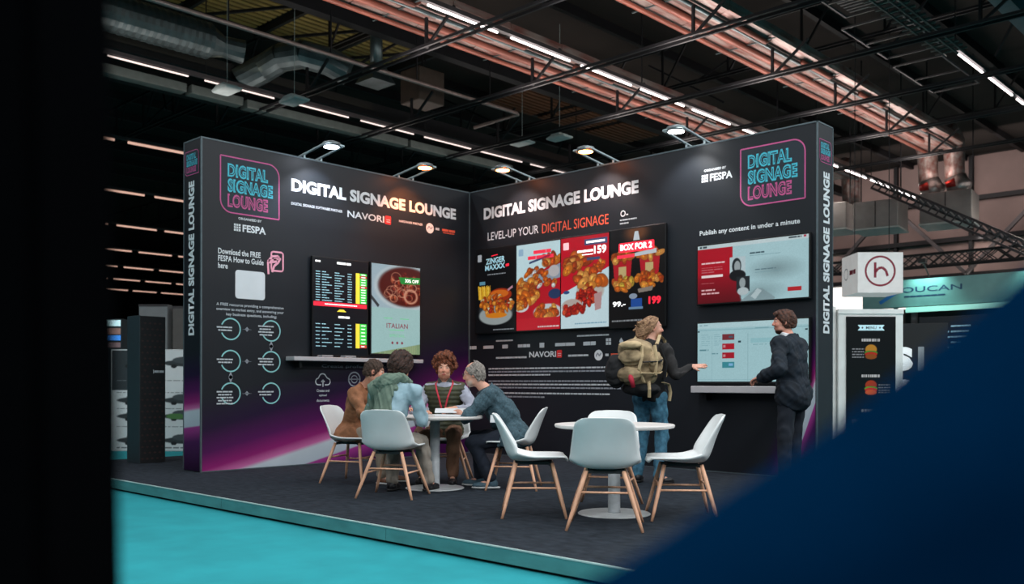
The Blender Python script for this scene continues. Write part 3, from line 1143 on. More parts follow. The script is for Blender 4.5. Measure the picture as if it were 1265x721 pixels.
screen('', 'wide screen with a red panel and two small grey portraits, upper right wall', FB, 4.11, 5.543, 2.04, 2.742, p, M_scr_b)
# lower right landscape screen
p = Pic(230, 120, 'a4cbd2')
p.rect(0, 1, 0, .09, 'b4d4da')
p.rect(0, 1, .12, .13, '8fb9c2')
p.rect(.385, .388, .2, 1, '6f98a2')
p.rect(.475, .478, .2, 1, '8ab0b8')
p.rect(.14, .142, .22, 1, '93bac2')
p.rect(0, 1, .96, .965, '8fb9c2')
for k, c_ in enumerate(('7a3038', 'b01e2e', 'a81c2c', '3d8c98')):
    y = .20+.155*k
    p.rect(.24, .35, y, y+.10, c_)
    p.rect(.30 if k in (0, 3) else .25, .34 if k in (0, 3) else .27, y+.03, y+.07, '4a5a6a' if k == 0 else 'c98a90' if k < 3 else '7fb6e0')
p.dashes(.02, .10, .03, .02, '7fa6b0', 1)
p.dashes(.02, .11, .45, .025, '5f8e98', 2)
p.dashes(.14, .20, .52, .015, '5f8e98', 3)
for k in range(6):
    p.dashes(.16, .22, .20+.035*k, .008, '86b0ba', k+5)
    p.dashes(.04, .12, .20+.035*k, .008, '86b0ba', k+15)
p.rect(.385, .415, .32, .35, '2a4048')
p.rect(.005, .02, .13, .155, '2a4048')
p.rect(.54, .66, .105, .125, '5f8e98', .5)
p.rect(.50, .80, .28, .36, '93c2ca')
p.dashes(.52, .76, .38, .01, '6f9ea8', 30)
p.rect(.97, .99, .16, .18, '2a4048')
screen('', 'wide screen with a pale editing window and four thumbnails, lower on the right wall', FB, 4.11, 5.543, 1.095, 1.80, p, M_scr_b)


def shelf(fr, u0, u1, v0, v1, dep, label, extra=None):
    t = thing('wall_shelf', label, 'shelf', (0, 0, 0))
    f = Frame((0, 0, 0), fr.u, fr.v)
    bm = BM()
    box(bm, u0, u1, v0, v1, 0.002, dep, 0.006)
    for v in bm.verts:
        v.co = f.at(*v.co)
    obj('board', bm, mat('pale grey laminate', 'b7b5b8', .5, var=.05), t)
    for a in (u0+.15, u1-.15):
        bm = BM()
        box(bm, a-.02, a+.02, v0-.09, v0-.001, 0.003, dep*.6)
        for v in bm.verts:
            v.co = f.at(*v.co)
        obj('bracket', bm, M_blk, t)
    return t


shelf(FA, -3.25, -1.10, 1.354, 1.406, 0.20, 'long pale shelf under the two screens on the left wall')
shelf(FB, 4.10, 5.40, 0.96, 1.04, 0.20, 'thick pale shelf under the lower screen on the right wall')
for y, n in ((-2.72, 'remote'), (-2.35, 'remote')):
    bm = BM(); box(bm, 0.05, 0.17, y-.09, y+.09, 1.4065, 1.435, .008)
    tag(obj('remote_control', bm, mat('grey plastic', '8d8f92', .5)), 'grey device lying on the left wall shelf, %s' % ('the left one' if y < -2.5 else 'the right one'), 'remote', 'devices on the left shelf')


# ------------------------------------------------------------------ arm lamps on top of the booth walls
def arm_lamp(fr, u, label, col, power, tilt=0.5):
    t = thing('arm_spotlight', label, 'lamp', fr.at(u, H, 0), 0, 'arm spotlights on the booth walls')
    f = Frame((0, 0, 0), fr.u, fr.v)
    bm = BM()
    q = [f.at(a, b, d) for a, b, d in ((-.13, .03, -.22), (-.13, .12, .48), (.13, .12, .48), (.13, .03, -.22))]
    for i in range(4):
        bar(bm, q[i], q[(i+1) % 4], .03, .018)
    bar(bm, f.at(-.13, .003, -.02), f.at(.13, .003, -.02), .03, .012)
    for s in (-1, 1):
        bar(bm, f.at(.13*s, .003, -.02), f.at(.13*s, .07, -.02), .02, .02)
    obj('arm', bm, mat('pale lamp arm', 'a8b8bc', .4, .5), t)
    bm = BM()
    lathe(bm, [(.10, -.02), (.115, -.01), (.115, .03), (.06, .05)], 20)
    M = Matrix.Translation(f.at(0, .12, .40))
    bm.transform(M)
    obj('head', bm, mat('lamp head grey', '70777a', .4, .4), t, True)
    bm = BM()
    lathe(bm, [(.095, -.026), (.095, -.0205)], 20)
    bm.transform(M)
    obj('lens', bm, mat('lit lens '+label[:9], col, .3, emit=30.0, var=0), t)
    l = bpy.data.lights.new('arm_lamp', 'SPOT')
    l.energy = power
    l.color = hx(col)
    l.spot_size = math.radians(100)
    l.spot_blend = 0.6
    l.shadow_soft_size = .07
    o = bpy.data.objects.new('arm_lamp_beam', l)
    C.objects.link(o)
    o.parent = t
    o.location = f.at(0, .08, .40)
    tgt = f.at(0, -1.0, .03)-o.location
    o.rotation_euler = tgt.to_track_quat('-Z', 'Y').to_euler()
    return t


arm_lamp(FA, -2.83, 'white arm spotlight above the left wall, nearer the logo', 'e8f0ff', 110)
arm_lamp(FA, -1.25, 'arm spotlight with warm orange glow above the left wall', 'ff8a48', 130)
arm_lamp(FB, 1.10, 'arm spotlight above the right wall, nearest the corner', 'ffe2dc', 80)
arm_lamp(FB, 2.62, 'arm spotlight above the right wall, middle of its three', 'ffe2dc', 110)
arm_lamp(FB, 4.02, 'bright arm spotlight above the right wall, nearest the logo', 'ffffff', 95)


# ------------------------------------------------------------------ chairs
M_shell = mat('pale shell plastic', 'e2e6e6', .42, var=.03, spec=.4)
M_shell_b = mat('warm pale shell plastic', 'cfc9c4', .42, var=.03, spec=.4)
M_ash = mat('ash wood', 'deaa8a', .5, var=.16, scale=5, stretch=(6, 6, .8))
M_base = mat('black chair bracket', '16191c', .5)


def chair_shell():
    rows = [(.272, .448, .150, .0, 0), (.262, .462, .205, .004, 0), (.235, .470, .238, .010, 0), (.12, .455, .258, .028, 0), (-.02, .441, .264, .045, 0),
            (-.13, .441, .264, .070, .010), (-.195, .465, .262, .060, .055), (-.232, .53, .255, .03, .085), (-.262, .62, .246, .0, .08), (-.292, .70, .232, .0, .06),
            (-.318, .765, .220, .0, .042), (-.329, .792, .204, .0, .034), (-.336, .809, .181, .0, .026), (-.340, .819, .156, .0, .018), (-.342, .824, .128, .0, .012)]
    rows = np.array(rows, float)
    n0 = len(rows)
    ss = np.linspace(0, n0-1, 34)
    R = []
    for s in ss:
        i = min(int(s), n0-2)
        t = s-i
        p0, p1, p2, p3 = rows[max(i-1, 0)], rows[i], rows[i+1], rows[min(i+2, n0-1)]
        R.append(0.5*((2*p1)+(-p0+p2)*t+(2*p0-5*p1+4*p2-p3)*t*t+(-p0+3*p1-3*p2+p3)*t**3))
    R = np.array(R)
    nc = 21
    T = np.linspace(-1, 1, nc)
    P = np.zeros((len(R), nc, 3))
    for i, (x, z, w_, up, fw) in enumerate(R):
        e = np.abs(T)**3
        P[i, :, 0] = x+fw*e+(.012*(np.abs(T)**2)*(-1 if i < 4 else 0))
        P[i, :, 1] = w_*np.sign(T)*np.abs(T)**.92
        P[i, :, 2] = z+up*e
    dU = np.gradient(P, axis=0)
    dV = np.gradient(P, axis=1)
    Nn = np.cross(dV, dU)
    Nn /= np.linalg.norm(Nn, axis=2, keepdims=True)+1e-9
    Q = P+Nn*.013
    nr = len(R)
    ii = np.arange(nr*nc).reshape(nr, nc)
    f1 = np.stack([ii[:-1, :-1], ii[:-1, 1:], ii[1:, 1:], ii[1:, :-1]], -1).reshape(-1, 4)
    f2 = f1[:, ::-1]+nr*nc
    b = np.concatenate([ii[0, :], ii[1:, -1], ii[-1, -2::-1], ii[-2:0:-1, 0]])
    b2 = np.roll(b, -1)
    f3 = np.stack([b, b2, b2+nr*nc, b+nr*nc], -1)
    me = npmesh('shell', np.concatenate([P.reshape(-1, 3), Q.reshape(-1, 3)]), np.concatenate([f1[:, ::-1], f2[:, ::-1], f3]), smooth=True)
    return me


def make_chair(label, group):
    t = thing('shell_chair', label, 'chair', (0, 0, 0), 0, group)
    link('shell', chair_shell(), M_shell, t)
    bm = BM()
    for s in (-1, 1):
        bar(bm, (-.15, .10*s, .425), (.15, .10*s, .425), .03, .02)
        bar(bm, (.13*s, -.14, .418), (.13*s, .14, .418), .03, .016)
    box(bm, -.12, .12, -.12, .12, .425, .438)
    obj('seat_bracket', bm, M_base, t)
    top, foot = (.145, .135, .428), (.255, .275, 0.0)

    def leg(z, sx, sy):
        q = 1-z/top[2]
        return (sx*(top[0]+(foot[0]-top[0])*q), sy*(top[1]+(foot[1]-top[1])*q), z)
    for sx in (1, -1):
        for sy in (1, -1):
            bm = BM()
            tube(bm, [leg(.428, sx, sy), leg(.30, sx, sy), leg(.10, sx, sy), leg(.001, sx, sy)], [.016, .0175, .0145, .011], 10)
            obj('leg', bm, M_ash, t, True)
    for s in (1, -1):
        bm = BM(); tube(bm, [leg(.235, 1, s), leg(.235, -1, s)], .0085, 8)
        obj('stretcher', bm, M_ash, t, True)
        bm = BM(); tube(bm, [leg(.275, s, 1), leg(.275, s, -1)], .0085, 8)
        obj('stretcher', bm, M_ash, t, True)
    return t


G1, G2 = 'shell chairs around the occupied table', 'empty shell chairs around the front table'
ch0 = make_chair('pale shell chair with its back to us, nearest in front of the empty table', G2)
ch0.location = (5.983, -4.282, 0)
ch0.rotation_euler = (0, 0, math.radians(125.8))
dup(ch0, (5.16, -4.18, 0), math.radians(43.7), 'empty pale shell chair seen from its side at the left of the empty table', G2)
dup(ch0, (6.107, -3.464, 0), math.radians(220), 'empty pale shell chair seen from its side at the right of the empty table', G2)
dup(ch0, (5.312, -3.39, 0), math.radians(-60), 'pale shell chair behind the empty table, only its back top and legs showing', G2)
c1 = dup(ch0, (2.12, -3.74, 0), math.radians(24), 'shell chair under the person in the brown jacket', G1)
dup(ch0, (3.41, -4.233, 0), math.radians(120.7), 'pale shell chair under the person with the green hood', G1)
dup(ch0, (3.759, -2.941, 0), math.radians(216.9), 'shell chair under the grey-haired person in the tweed jacket', G1)
dup(ch0, (2.70, -2.92, 0), math.radians(-48), 'shell chair under the curly-haired person, mostly hidden by the table', G1)


# ------------------------------------------------------------------ tables
def make_table(label):
    t = thing('pedestal_table', label, 'table', (0, 0, 0), 0, 'round white pedestal tables')
    bm = BM()
    lathe(bm, [(.455, .705), (.485, .712), (.49, .722), (.49, .733), (.484, .738)], 64)
    obj('tabletop', bm, mat('white tabletop', 'dcd8d4', .35, var=.03), t)
    bm = BM(); lathe(bm, [(.14, .69), (.14, .7045)], 24)
    obj('mounting_plate', bm, mat('white lacquered metal', 'c8cccf', .35, var=.04), t)
    bm = BM(); lathe(bm, [(.052, .0135), (.05, .03), (.05, .69)], 28)
    obj('post', bm, mat('mottled white post', 'b3b9bd', .45, var=.16, scale=14), t, True)
    bm = BM(); lathe(bm, [(.295, .001), (.298, .006), (.29, .012), (.05, .0135)], 56)
    obj('base_plate', bm, mat('mottled white base', 'c0c5c6', .35, var=.14, scale=7), t)
    return t


t2 = make_table('empty round white pedestal table in front')
t2.location = (5.622, -3.705, 0)
dup(t2, (3.208, -3.531, 0), 0, 'round white table with four people sitting round it')
T1 = Vector((3.208, -3.531, 0.738))
# open folder on the occupied table
t = thing('folder', 'open white folder standing up a little on the occupied table', 'folder', T1+Vector((.20, .02, .002)), math.radians(44))
bm = BM(); box(bm, -.15, .15, -.11, .11, 0, .012, .003)
obj('pages', bm, M_white, t)
bm = BM(); box(bm, -.16, .16, -.004, .004, 0, .12)
bm.transform(Matrix.Translation((0, .10, .03)) @ Matrix.Rotation(-1.25, 4, 'X'))
obj('cover', bm, mat('white card', 'd4d8da', .5, var=.04), t)
# ------------------------------------------------------------------ hall roof
M_roof = mat('dark roof deck', '1d1510', .9, var=.3, scale=1.2)
M_steel = mat('dark steel truss', '15161a', .6, .3, var=.2, scale=5)
M_steel_b = mat('grey steel', '4e4a4c', .5, .4, var=.2, scale=3)
M_duct = mat('foil wrapped duct', 'b3aaa4', .42, .35, var=.25, scale=2.2, bump=.6, stretch=(5, .6, 3), col2='7a4238')  # red-brown streaks put red reflections into the foil's colour
M_duct_red = mat('red brown pipe', '7c4436', .5, .1, var=.35, scale=2, stretch=(4, .5, 4))
M_galv = mat('galvanised duct', '5b6769', .38, .65, var=.25, scale=4, bump=.2)
M_hvac = mat('hvac casing', '8c8a88', .45, .5, var=.2, scale=2)
M_yel = mat('ochre louvre board', '847440', .7, var=.22, scale=3, stretch=(3, .6, 1))
M_tube = mat('lit tube', 'fff2f0', .3, var=0, emit=7.0)
M_tube_f = mat('distant lit tube', 'e8b8a4', .3, var=0, emit=0.9)

ceil = tag(thing('ceiling', 'dark hall roof deck with purlins', None), kind='structure')
bm = BM(); box(bm, -70, 40, -22, 46, 10.4, 10.6)
obj('roof_deck', bm, M_roof, ceil)
# purlins seen under the deck
for k in range(26):
    bm = BM(); x = -30+k*2.13; box(bm, x, x+.14, -12, 34, 10.15, 10.39)
    obj('purlin', bm, M_steel, ceil)


def lattice(y, x0, x1, zb, zt, step, deep=False):
    bm = BM()
    for dy in (-.09, .09):
        bar(bm, (x0, y+dy, zb), (x1, y+dy, zb), .045, .05)
    n = int(round((x1-x0)/step))
    for k in range(n+1):
        x = x0+k*step
        bar(bm, (x, y, zb), (x, y, zt), .05)
        bar(bm, (x, y, zb), (x+.75, y, zt), .045)
    if deep:
        bar(bm, (x0, y, zt), (x1, y, zt), .06)
    TRIM[0] += 1
    return tag(obj('trim_%d' % TRIM[0], bm, M_steel), 'dark lattice roof framing crossing under the ducts' if not deep else 'deep dark roof truss below the deck', kind='structure')


TRIM = [0]
for k in range(6):
    lattice(1.2+2.85*k, -10.05, 9.4, 7.15, 7.70, 3.82)
for k in range(3):
    lattice(3.0+8.0*k, -60, 12, 9.0, 10.1, 2.0, True)
# long beams along y
for x, z, wd, hd in ((-8.35, 7.75, .32, .34), (-5.6, 8.6, .25, .3), (-11.5, 8.2, .3, .4), (5.2, 7.9, .3, .35)):
    bm = BM(); box(bm, x-wd/2, x+wd/2, -6, 26, z, z+hd)
    TRIM[0] += 1
    tag(obj('trim_%d' % TRIM[0], bm, M_steel if x < 4 else mat('blue grey beam', '46555c', .5, .3)), 'long dark beam under the hall roof', kind='structure')
# slanted roof braces
rr = random.Random(8)
for k in range(26):
    x, y = rr.uniform(-24, 6), rr.uniform(0, 26)
    bm = BM(); bar(bm, (x, y, 8.95), (x+rr.choice((-1, 1))*rr.uniform(1, 2.4), y+rr.uniform(-1.5, 1.5), 10.15), .05)
    TRIM[0] += 1
    tag(obj('trim_%d' % TRIM[0], bm, M_steel), 'thin slanted roof brace', kind='structure')

# ochre louvre boards between the ribs of the roof
lou = thing('roof_louvre', 'field of ochre louvre boards in the roof left of the foil duct', 'louvre', (-8.4, 2, 9.7))
for k in range(13):
    for j in range(5):
        bm = BM()
        y0 = -5.6+j*1.95
        bar(bm, (-1.25+k*.215, y0, .0), (-1.25+k*.215, y0+1.72, .0), .12, .03)
        for v in bm.verts:
            pass
        obj('board', bm, M_yel, lou)
for j in range(6):
    bm = BM(); y0 = -5.72+j*1.95; bar(bm, (-1.45, y0, -.1), (1.5, y0, -.1), .09, .16)
    obj('rib', bm, M_steel, lou)
for j in range(5):
    bm = BM(); y0 = -5.6+j*1.95; bar(bm, (-1.4, y0, -.2), (1.4, y0+1.7, -.2), .06)
    obj('rib', bm, M_steel, lou)
lou2 = thing('roof_louvre', 'dim brown louvre boards in the roof above the corner of the booth', 'louvre', (-8.3, 13.5, 9.7))
M_lou2 = mat('brown louvre board', '5a3a22', .7, var=.22, scale=3)
for k in range(14):
    for j in range(3):
        bm = BM()
        y0 = -3.6+j*2.4
        bar(bm, (-1.4+k*.215, y0, .0), (-1.4+k*.215, y0+2.1, .0), .13, .03)
        obj('board', bm, M_lou2, lou2)
la = area('louvre_fill', (-8.4, 1.0, 7.9), 1.5, 7.0, 16, (1.0, .86, .55), (PI, 0, 0))  # both fills added to brighten the louvre boards; no lamp hangs here
area('louvre_fill', (-8.4, 13.0, 7.9), 1.5, 6.0, 12, (1.0, .6, .4), (PI, 0, 0))

# rows of tubes
def light_row(x, y0, y1, z, label, m, dim=1.0, r=.019):
    t = thing('tube_light_row', label, 'ceiling light', (x, y0, z), 0)
    bm = BM(); box(bm, -.05, .05, 0, y1-y0, .04, .12)
    obj('rail', bm, M_steel_b, t)
    y = 0
    while y < y1-y0-1.7:
        bm = BM(); tube(bm, [(0, y+.02, 0), (0, y+1.70, 0)], r, 8)
        obj('tube', bm, m, t, True)
        if int(y/2.05) % 3 == 0:
            bm = BM(); bar(bm, (0, y+.05, .12), (0, y+.05, 10.395-z), .02)
            obj('hanger', bm, M_steel, t)
        y += 2.05
    return t


light_row(-8.0, -2.25-2.05*2, 16, 7.5, 'lit tube row passing over the left booth wall', mat('dimmer lit tube', 'f2dcd6', .3, var=0, emit=1.1))
light_row(-1.6, .51-2.05*3, 24, 7.5, 'brightest lit tube row along the foil duct above the booth corner', M_tube)
light_row(4.15, 8.95, 22, 7.5, 'lit tube row at the upper right corner of the picture', M_tube)
for x, y0, n in ((-14.2, -1.2, 'highest'), (-20.7, .5, 'second highest'), (-27.4, 2, 'third highest'), (-34.4, 4, 'fourth'), (-40.8, 6, 'fifth'), (-47.0, 8, 'sixth'), (-53.5, 8, 'lowest')):
    light_row(x, y0, y0+18, 7.5, 'distant tube row left of the booth, %s of them' % n, M_tube_f, r=.035)


def duct_run(x0, x1, y0, y1, z, label):
    t = thing('air_duct', label, 'duct', (x0, y0, z), 0, 'foil ducts under the roof')
    w_, L = x1-x0, y1-y0
    bm = BM()
    # faceted foil belly in flanged lengths
    n = int(L/1.5)
    rg = random.Random(int(abs(x0)*10))
    prof = [(0, .10), (0.02, .02), (w_*.14, 0), (w_*.3, .03), (w_*.36, .0), (w_*.62, -.01), (w_*.66, .035), (w_*.8, 0), (w_-.02, .03), (w_, .10), (w_, .22), (0, .22)]
    for k in range(n):
        a, b = k*L/n, (k+1)*L/n-.015
        r0 = [bm.verts.new((x, a, zz+rg.uniform(-.012, .012))) for x, zz in prof]
        r1 = [bm.verts.new((x, b, zz+rg.uniform(-.012, .012))) for x, zz in prof]
        for i in range(len(prof)):
            j = (i+1) % len(prof)
            bm.faces.new((r0[i], r0[j], r1[j], r1[i]))
        bm.faces.new(r0[::-1])
        bm.faces.new(r1)
    obj('foil_casing', bm, M_duct, t)
    for q, (px, rr_) in enumerate(((.18, .045), (.50, .06), (.80, .04))):
        bm = BM(); tube(bm, [(w_*px, 0, -.07), (w_*px, L*(1 if q != 1 else .93), -.07)], rr_, 8)
        obj('pipe', bm, M_duct_red if q != 2 else M_galv, t, True)
    for k in range(int(L/2.85)+1):
        bm = BM(); yy = 1.0+k*2.85
        if yy > L-.5:
            break
        tube(bm, [(w_*.86, yy-1.3, -.06), (w_*.86, yy, -.06), (w_*.90, yy+.1, .02)], .05, 8)
        obj('pipe', bm, M_duct_red, t, True)
        bm = BM(); bar(bm, (-.03, yy, -.03), (w_+.03, yy, -.03), .03, .02)
        obj('strap', bm, M_galv, t)
    return t


duct_run(-3.30, -2.0, -6, 19.5, 7.78, 'long foil wrapped duct beside the bright tube row')
duct_run(.38, 1.62, -3, 17.6, 7.78, 'long foil wrapped duct ending above the right end of the booth')
# elbows dropping into the air handling units
for (x, y, lab) in ((.52, 17.7, 'left'), (1.25, 17.7, 'right'), (-2.6, 19.6, 'far')):
    t = thing('duct_elbow', {'left': 'foil elbow dropping to the large grey unit, left one', 'right': 'foil elbow dropping to the large grey unit, right one', 'far': 'foil elbow beside the right booth pillar'}[lab], 'duct', (x, y, 6.40), 0)
    bm = BM(); tube(bm, [(0, -.4, 1.75), (0, 0, 1.65), (0, .18, 1.4), (0, .2, .9), (.02, .2, .55)], [.30, .30, .29, .27, .27], 14)
    obj('foil_sleeve', bm, M_duct, t, True)
    bm = BM(); tube(bm, [(.02, .2, .57), (.1, .22, .3), (.3, .25, .15)], [.29, .33, .3], 14)
    obj('collar', bm, mat('crumpled silver foil', 'b9b5b3', .3, .8, var=.2, scale=8, bump=.8), t, True)
    bm = BM(); tube(bm, [(-.1, -.12, .32), (.12, -.14, .36)], [.09, .12], 10)
    obj('damper', bm, mat('red damper', 'b02a22', .4), t, True)
for (x, y, z, a, b, c, lab) in ((1.15, 17.8, 5.62, 1.35, 1.2, .85, 'large grey air handling unit under the two foil elbows'),
                                (-.25, 16.4, 5.45, 1.2, 1.2, .75, 'grey air handling unit in the middle of the three'),
                                (-1.75, 16.6, 5.6, 1.1, 1.2, .75, 'grey air handling unit next to the right booth pillar')):
    t = thing('air_handling_unit', lab, 'air unit', (x, y, z), math.radians(8))
    bm = BM(); box(bm, -a/2, a/2, -b/2, b/2, 0, c, .02)
    obj('casing', bm, M_hvac, t)
    bm = BM(); box(bm, -a/2-.02, a/2+.02, -b/2-.02, b/2+.02, -.05, -.001)
    obj('drip_tray', bm, mat('pale tray', 'a8b4b2', .3, .5), t)
    for s in (-1, 1):
        bm = BM(); bar(bm, (s*a*.45, 0, c), (s*a*.45, 0, 10.39-z), .03)
        obj('hanger', bm, M_steel, t)
    bm = BM(); box(bm, -.01, .01, -b/2-.012, -b/2-.001, .02, c-.02)
    obj('seam', bm, M_steel, t)

# left part of the roof: spiral pipe, elbow, hood, grey flat duct, conduit
t = thing('spiral_duct', 'ribbed galvanised duct at the upper left under the roof', 'duct', (-7.6, -5.5, 8.2))
bm = BM()
pts, rs = [], []
for k in range(70):
    pts.append((0, k*.075, 0)); rs.append(.36+(.018 if k % 2 else 0))
tube(bm, pts, rs, 18)
obj('ribbed_pipe', bm, M_galv, t)
bm = BM(); tube(bm, [(0, 5.2, 0), (.05, 5.5, -.05), (.2, 5.9, -.1)], [.34, .22, .25], 14)
obj('reducer', bm, M_galv, t)
t = thing('elbow_duct', 'segmented galvanised duct bend above the left booth wall', 'duct', (-7.3, 1.1, 8.0))
ep = [(-.95, -.35, -.25), (-.6, .05, .05), (-.1, .2, .22), (.35, .45, .25), (.75, .85, .1), (1.0, 1.2, -.1)]
for k in range(5):
    bm = BM()
    a, b = Vector(ep[k]), Vector(ep[k+1])
    tube(bm, [a, b+(b-a)*.04], .30, 16)
    obj('duct_segment', bm, M_galv, t, False)
t = thing('extract_hood', 'pale metal hood hanging under the roof left of the corner', 'hood', (-6.4, 3.1, 7.75))
bm = BM()
v = [bm.verts.new(p) for p in ((-.32, -.3, .1), (.32, -.3, .1), (.32, .35, .1), (-.32, .35, .1), (-.12, -.1, .55), (.12, -.1, .55), (.12, .2, .55), (-.12, .2, .55))]
for f_ in ((3, 2, 1, 0), (4, 5, 6, 7), (0, 1, 5, 4), (1, 2, 6, 5), (2, 3, 7, 6), (3, 0, 4, 7)):
    bm.faces.new([v[i] for i in f_])
obj('funnel', bm, M_galv, t)
bm = BM(); tube(bm, [(0, .05, .55), (0, .05, 1.6)], .14, 10)
obj('stub_pipe', bm, M_galv, t, True)
t = thing('flat_duct', 'pale flat duct hanging below the left tube row', 'duct', (-8.1, -3.2, 7.15))
for (y0, y1, x0, x1, z) in ((0, 2.6, -.14, .14, 0), (2.7, 3.9, -.14, .16, 0), (4.0, 6.2, -.14, .16, -.02), (6.2, 8.6, -.16, .12, 0), (8.7, 12.5, -.12, .12, 0)):
    bm = BM(); box(bm, x0, x1, y0, y1, z, z+.18, .01)
    obj('duct_length', bm, mat('pale grey duct', '5e6663', .45, .2, var=.15, scale=5), t)
for k, (x, y, z) in enumerate(((-7.2, -.1, 7.1), (-6.4, 1.0, 6.95), (-6.4, 8.0, 7.4), (-5.35, 8.3, 7.4))):
    bm = BM(); box(bm, x-.32, x+.32, y-.2, y+.2, z, z+.14, .05)
    for v in bm.verts:
        if v.co.z > z+.07:
            v.co.x = x+(v.co.x-x)*.5
    bar(bm, (x, y, z+.13), (x, y, 10.39), .008)
    tag(obj('air_diffuser', bm, mat('pale diffuser', 'a4b2b2', .5)), ['pale air diffuser just under the left tube row', 'pale air diffuser below the left tube row, further right', 'small pale diffuser above the booth corner, left one', 'small pale diffuser above the booth corner, right one'][k], 'air vent')
t = thing('conduit', 'long brown-grey conduit ending in a square bend above the left wall', 'pipe', (-4.8, -7, 7.5))
bm = BM(); tube(bm, [(0, 0, 0), (0, 13.1, 0), (-.05, 13.2, 0), (-1.6, 13.25, 0)], .045, 8)
obj('pipe_run', bm, mat('grey brown conduit', '847672', .4, .4), t, True)
for k in range(6):
    bm = BM(); bar(bm, (0, 1.2+k*2.2, .05), (0, 1.2+k*2.2, 1.3), .02)
    obj('hanger', bm, M_steel, t)
t = thing('ventilation_box', 'blurred brown ventilation box hanging above the left wall', 'air unit', (-6.6, 4.7, 7.75))
bm = BM(); box(bm, -.35, .35, -.4, .4, 0, .8, .03)
obj('casing', bm, mat('brown grey casing', '4c4038', .6, .3), t)
bm = BM(); bar(bm, (0, 0, .8), (0, 0, 2), .03)
obj('hanger', bm, M_steel, t)

# cable ladder with teeth, and square grids high on the right
t = thing('cable_ladder', 'cable ladder with short rungs leading to the upper right tube row', 'cable tray', (4.2, 3.2, 7.45))
for s in (-.22, 0.0, .12):
    bm = BM(); bar(bm, (s, 0, 0), (s, 5.8, 0), .03)
    obj('rail', bm, mat('pale ladder rail', '4f4845', .4, .4), t)
for k in range(24):
    bm = BM(); bar(bm, (-.36, .1+k*.24, .02), (.22, .1+k*.24, .02), .035)
    obj('rung', bm, mat('pale rung', '6a615c', .4, .4), t)
for (x, y, w_, L, lab) in ((2.9, 5.3, 1.0, 1.6, 'small steel grid under the roof at the top right, nearer one'), (2.6, 7.4, 1.1, 2.2, 'steel grid under the roof at the top right, middle one'), (2.5, 10.2, 1.0, 2.4, 'steel grid under the roof at the top right, far one')):
    t = thing('ceiling_grid', lab, 'grid', (x, y, 7.9))
    for a, b in (((0, 0), (w_, 0)), ((w_, 0), (w_, L)), ((w_, L), (0, L)), ((0, L), (0, 0)), ((0, L/2), (w_, L/2))):
        bm = BM(); bar(bm, (*a, 0), (*b, 0), .035)
        obj('frame_bar', bm, M_steel_b, t)
    if L < 2:
        for k in range(5):
            bm = BM(); bar(bm, (.15, .9+k*.13, 0), (w_-.15, .9+k*.13, 0), .05, .02)
            obj('grid_slat', bm, M_steel_b, t)

# ------------------------------------------------------------------ far end of the hall
M_clad = mat('rose grey cladding', '86736f', .8, var=.12, scale=.8)
wb = tag(thing('wall_back', 'far end wall of the hall with pale cladding between dark posts', None), kind='structure')
for k in range(16):
    x = -32+k*3.0
    for j, (za, zb) in enumerate(((5.6, 6.9), (7.05, 8.5), (8.65, 10.3))):
        bm = BM(); box(bm, x+.08, x+2.92, 30, 30.1, za, zb)
        obj('cladding_panel', bm, M_clad, wb)
bm = BM(); box(bm, -70, 40, 30.12, 30.4, FLOOR, 10.4)
obj('dark_wall', bm, mat('dark hall wall', '1a1816', .8), wb)
for k in range(17):
    bm = BM(); x = -32+k*3.0; box(bm, x-.07, x+.07, 29.8, 30.1, 4, 10.3)
    obj('post', bm, M_steel, wb)
for z in (5.5, 6.97, 8.57):
    bm = BM(); box(bm, -32, 14, 29.75, 29.99, z-.09, z+.09)
    obj('rail', bm, M_steel, wb)
for k in range(8):
    x = -26+k*6.0
    bm = BM(); bar(bm, (x, 29.3, 5.5), (x+3, 29.3, 8.6), .14); bar(bm, (x+3, 29.3, 8.6), (x+6, 29.3, 5.5), .14)
    obj('cross_brace', bm, M_steel_b, wb)
M_day = mat('bright clerestory glass', 'fff2ea', .3, var=.05, emit=1.5)
for k in range(14):
    bm = BM(); x = -30+k*3.0; box(bm, x+.1, x+2.9, 30, 30.08, 4.25, 5.38)
    tag(obj('window_%d' % (k+1), bm, M_day), 'bright clerestory window pane at the far end of the hall', kind='structure')
for k, (a, b) in enumerate((((-70, -22), (-70, 46)), ((40, -22), (40, 46)))):
    bm = BM(); box(bm, min(a[0], b[0])-.1, max(a[0], b[0])+.1, -22, 46, FLOOR, 10.4)
    tag(obj(['wall_side_left', 'wall_side_right'][k], bm, mat('dark hall wall', '1a1816', .8)), 'dark side wall of the hall', kind='structure')
bm = BM(); box(bm, -70, 40, -22.2, -22, FLOOR, 10.4)
tag(obj('wall_front', bm, mat('dark hall wall', '1a1816', .8)), 'dark wall behind the camera', kind='structure')
area('end_wall_wash', (-3, 26, 9.0), 10, 2, 210, (1.0, .85, .8), (math.radians(80), 0, 0))
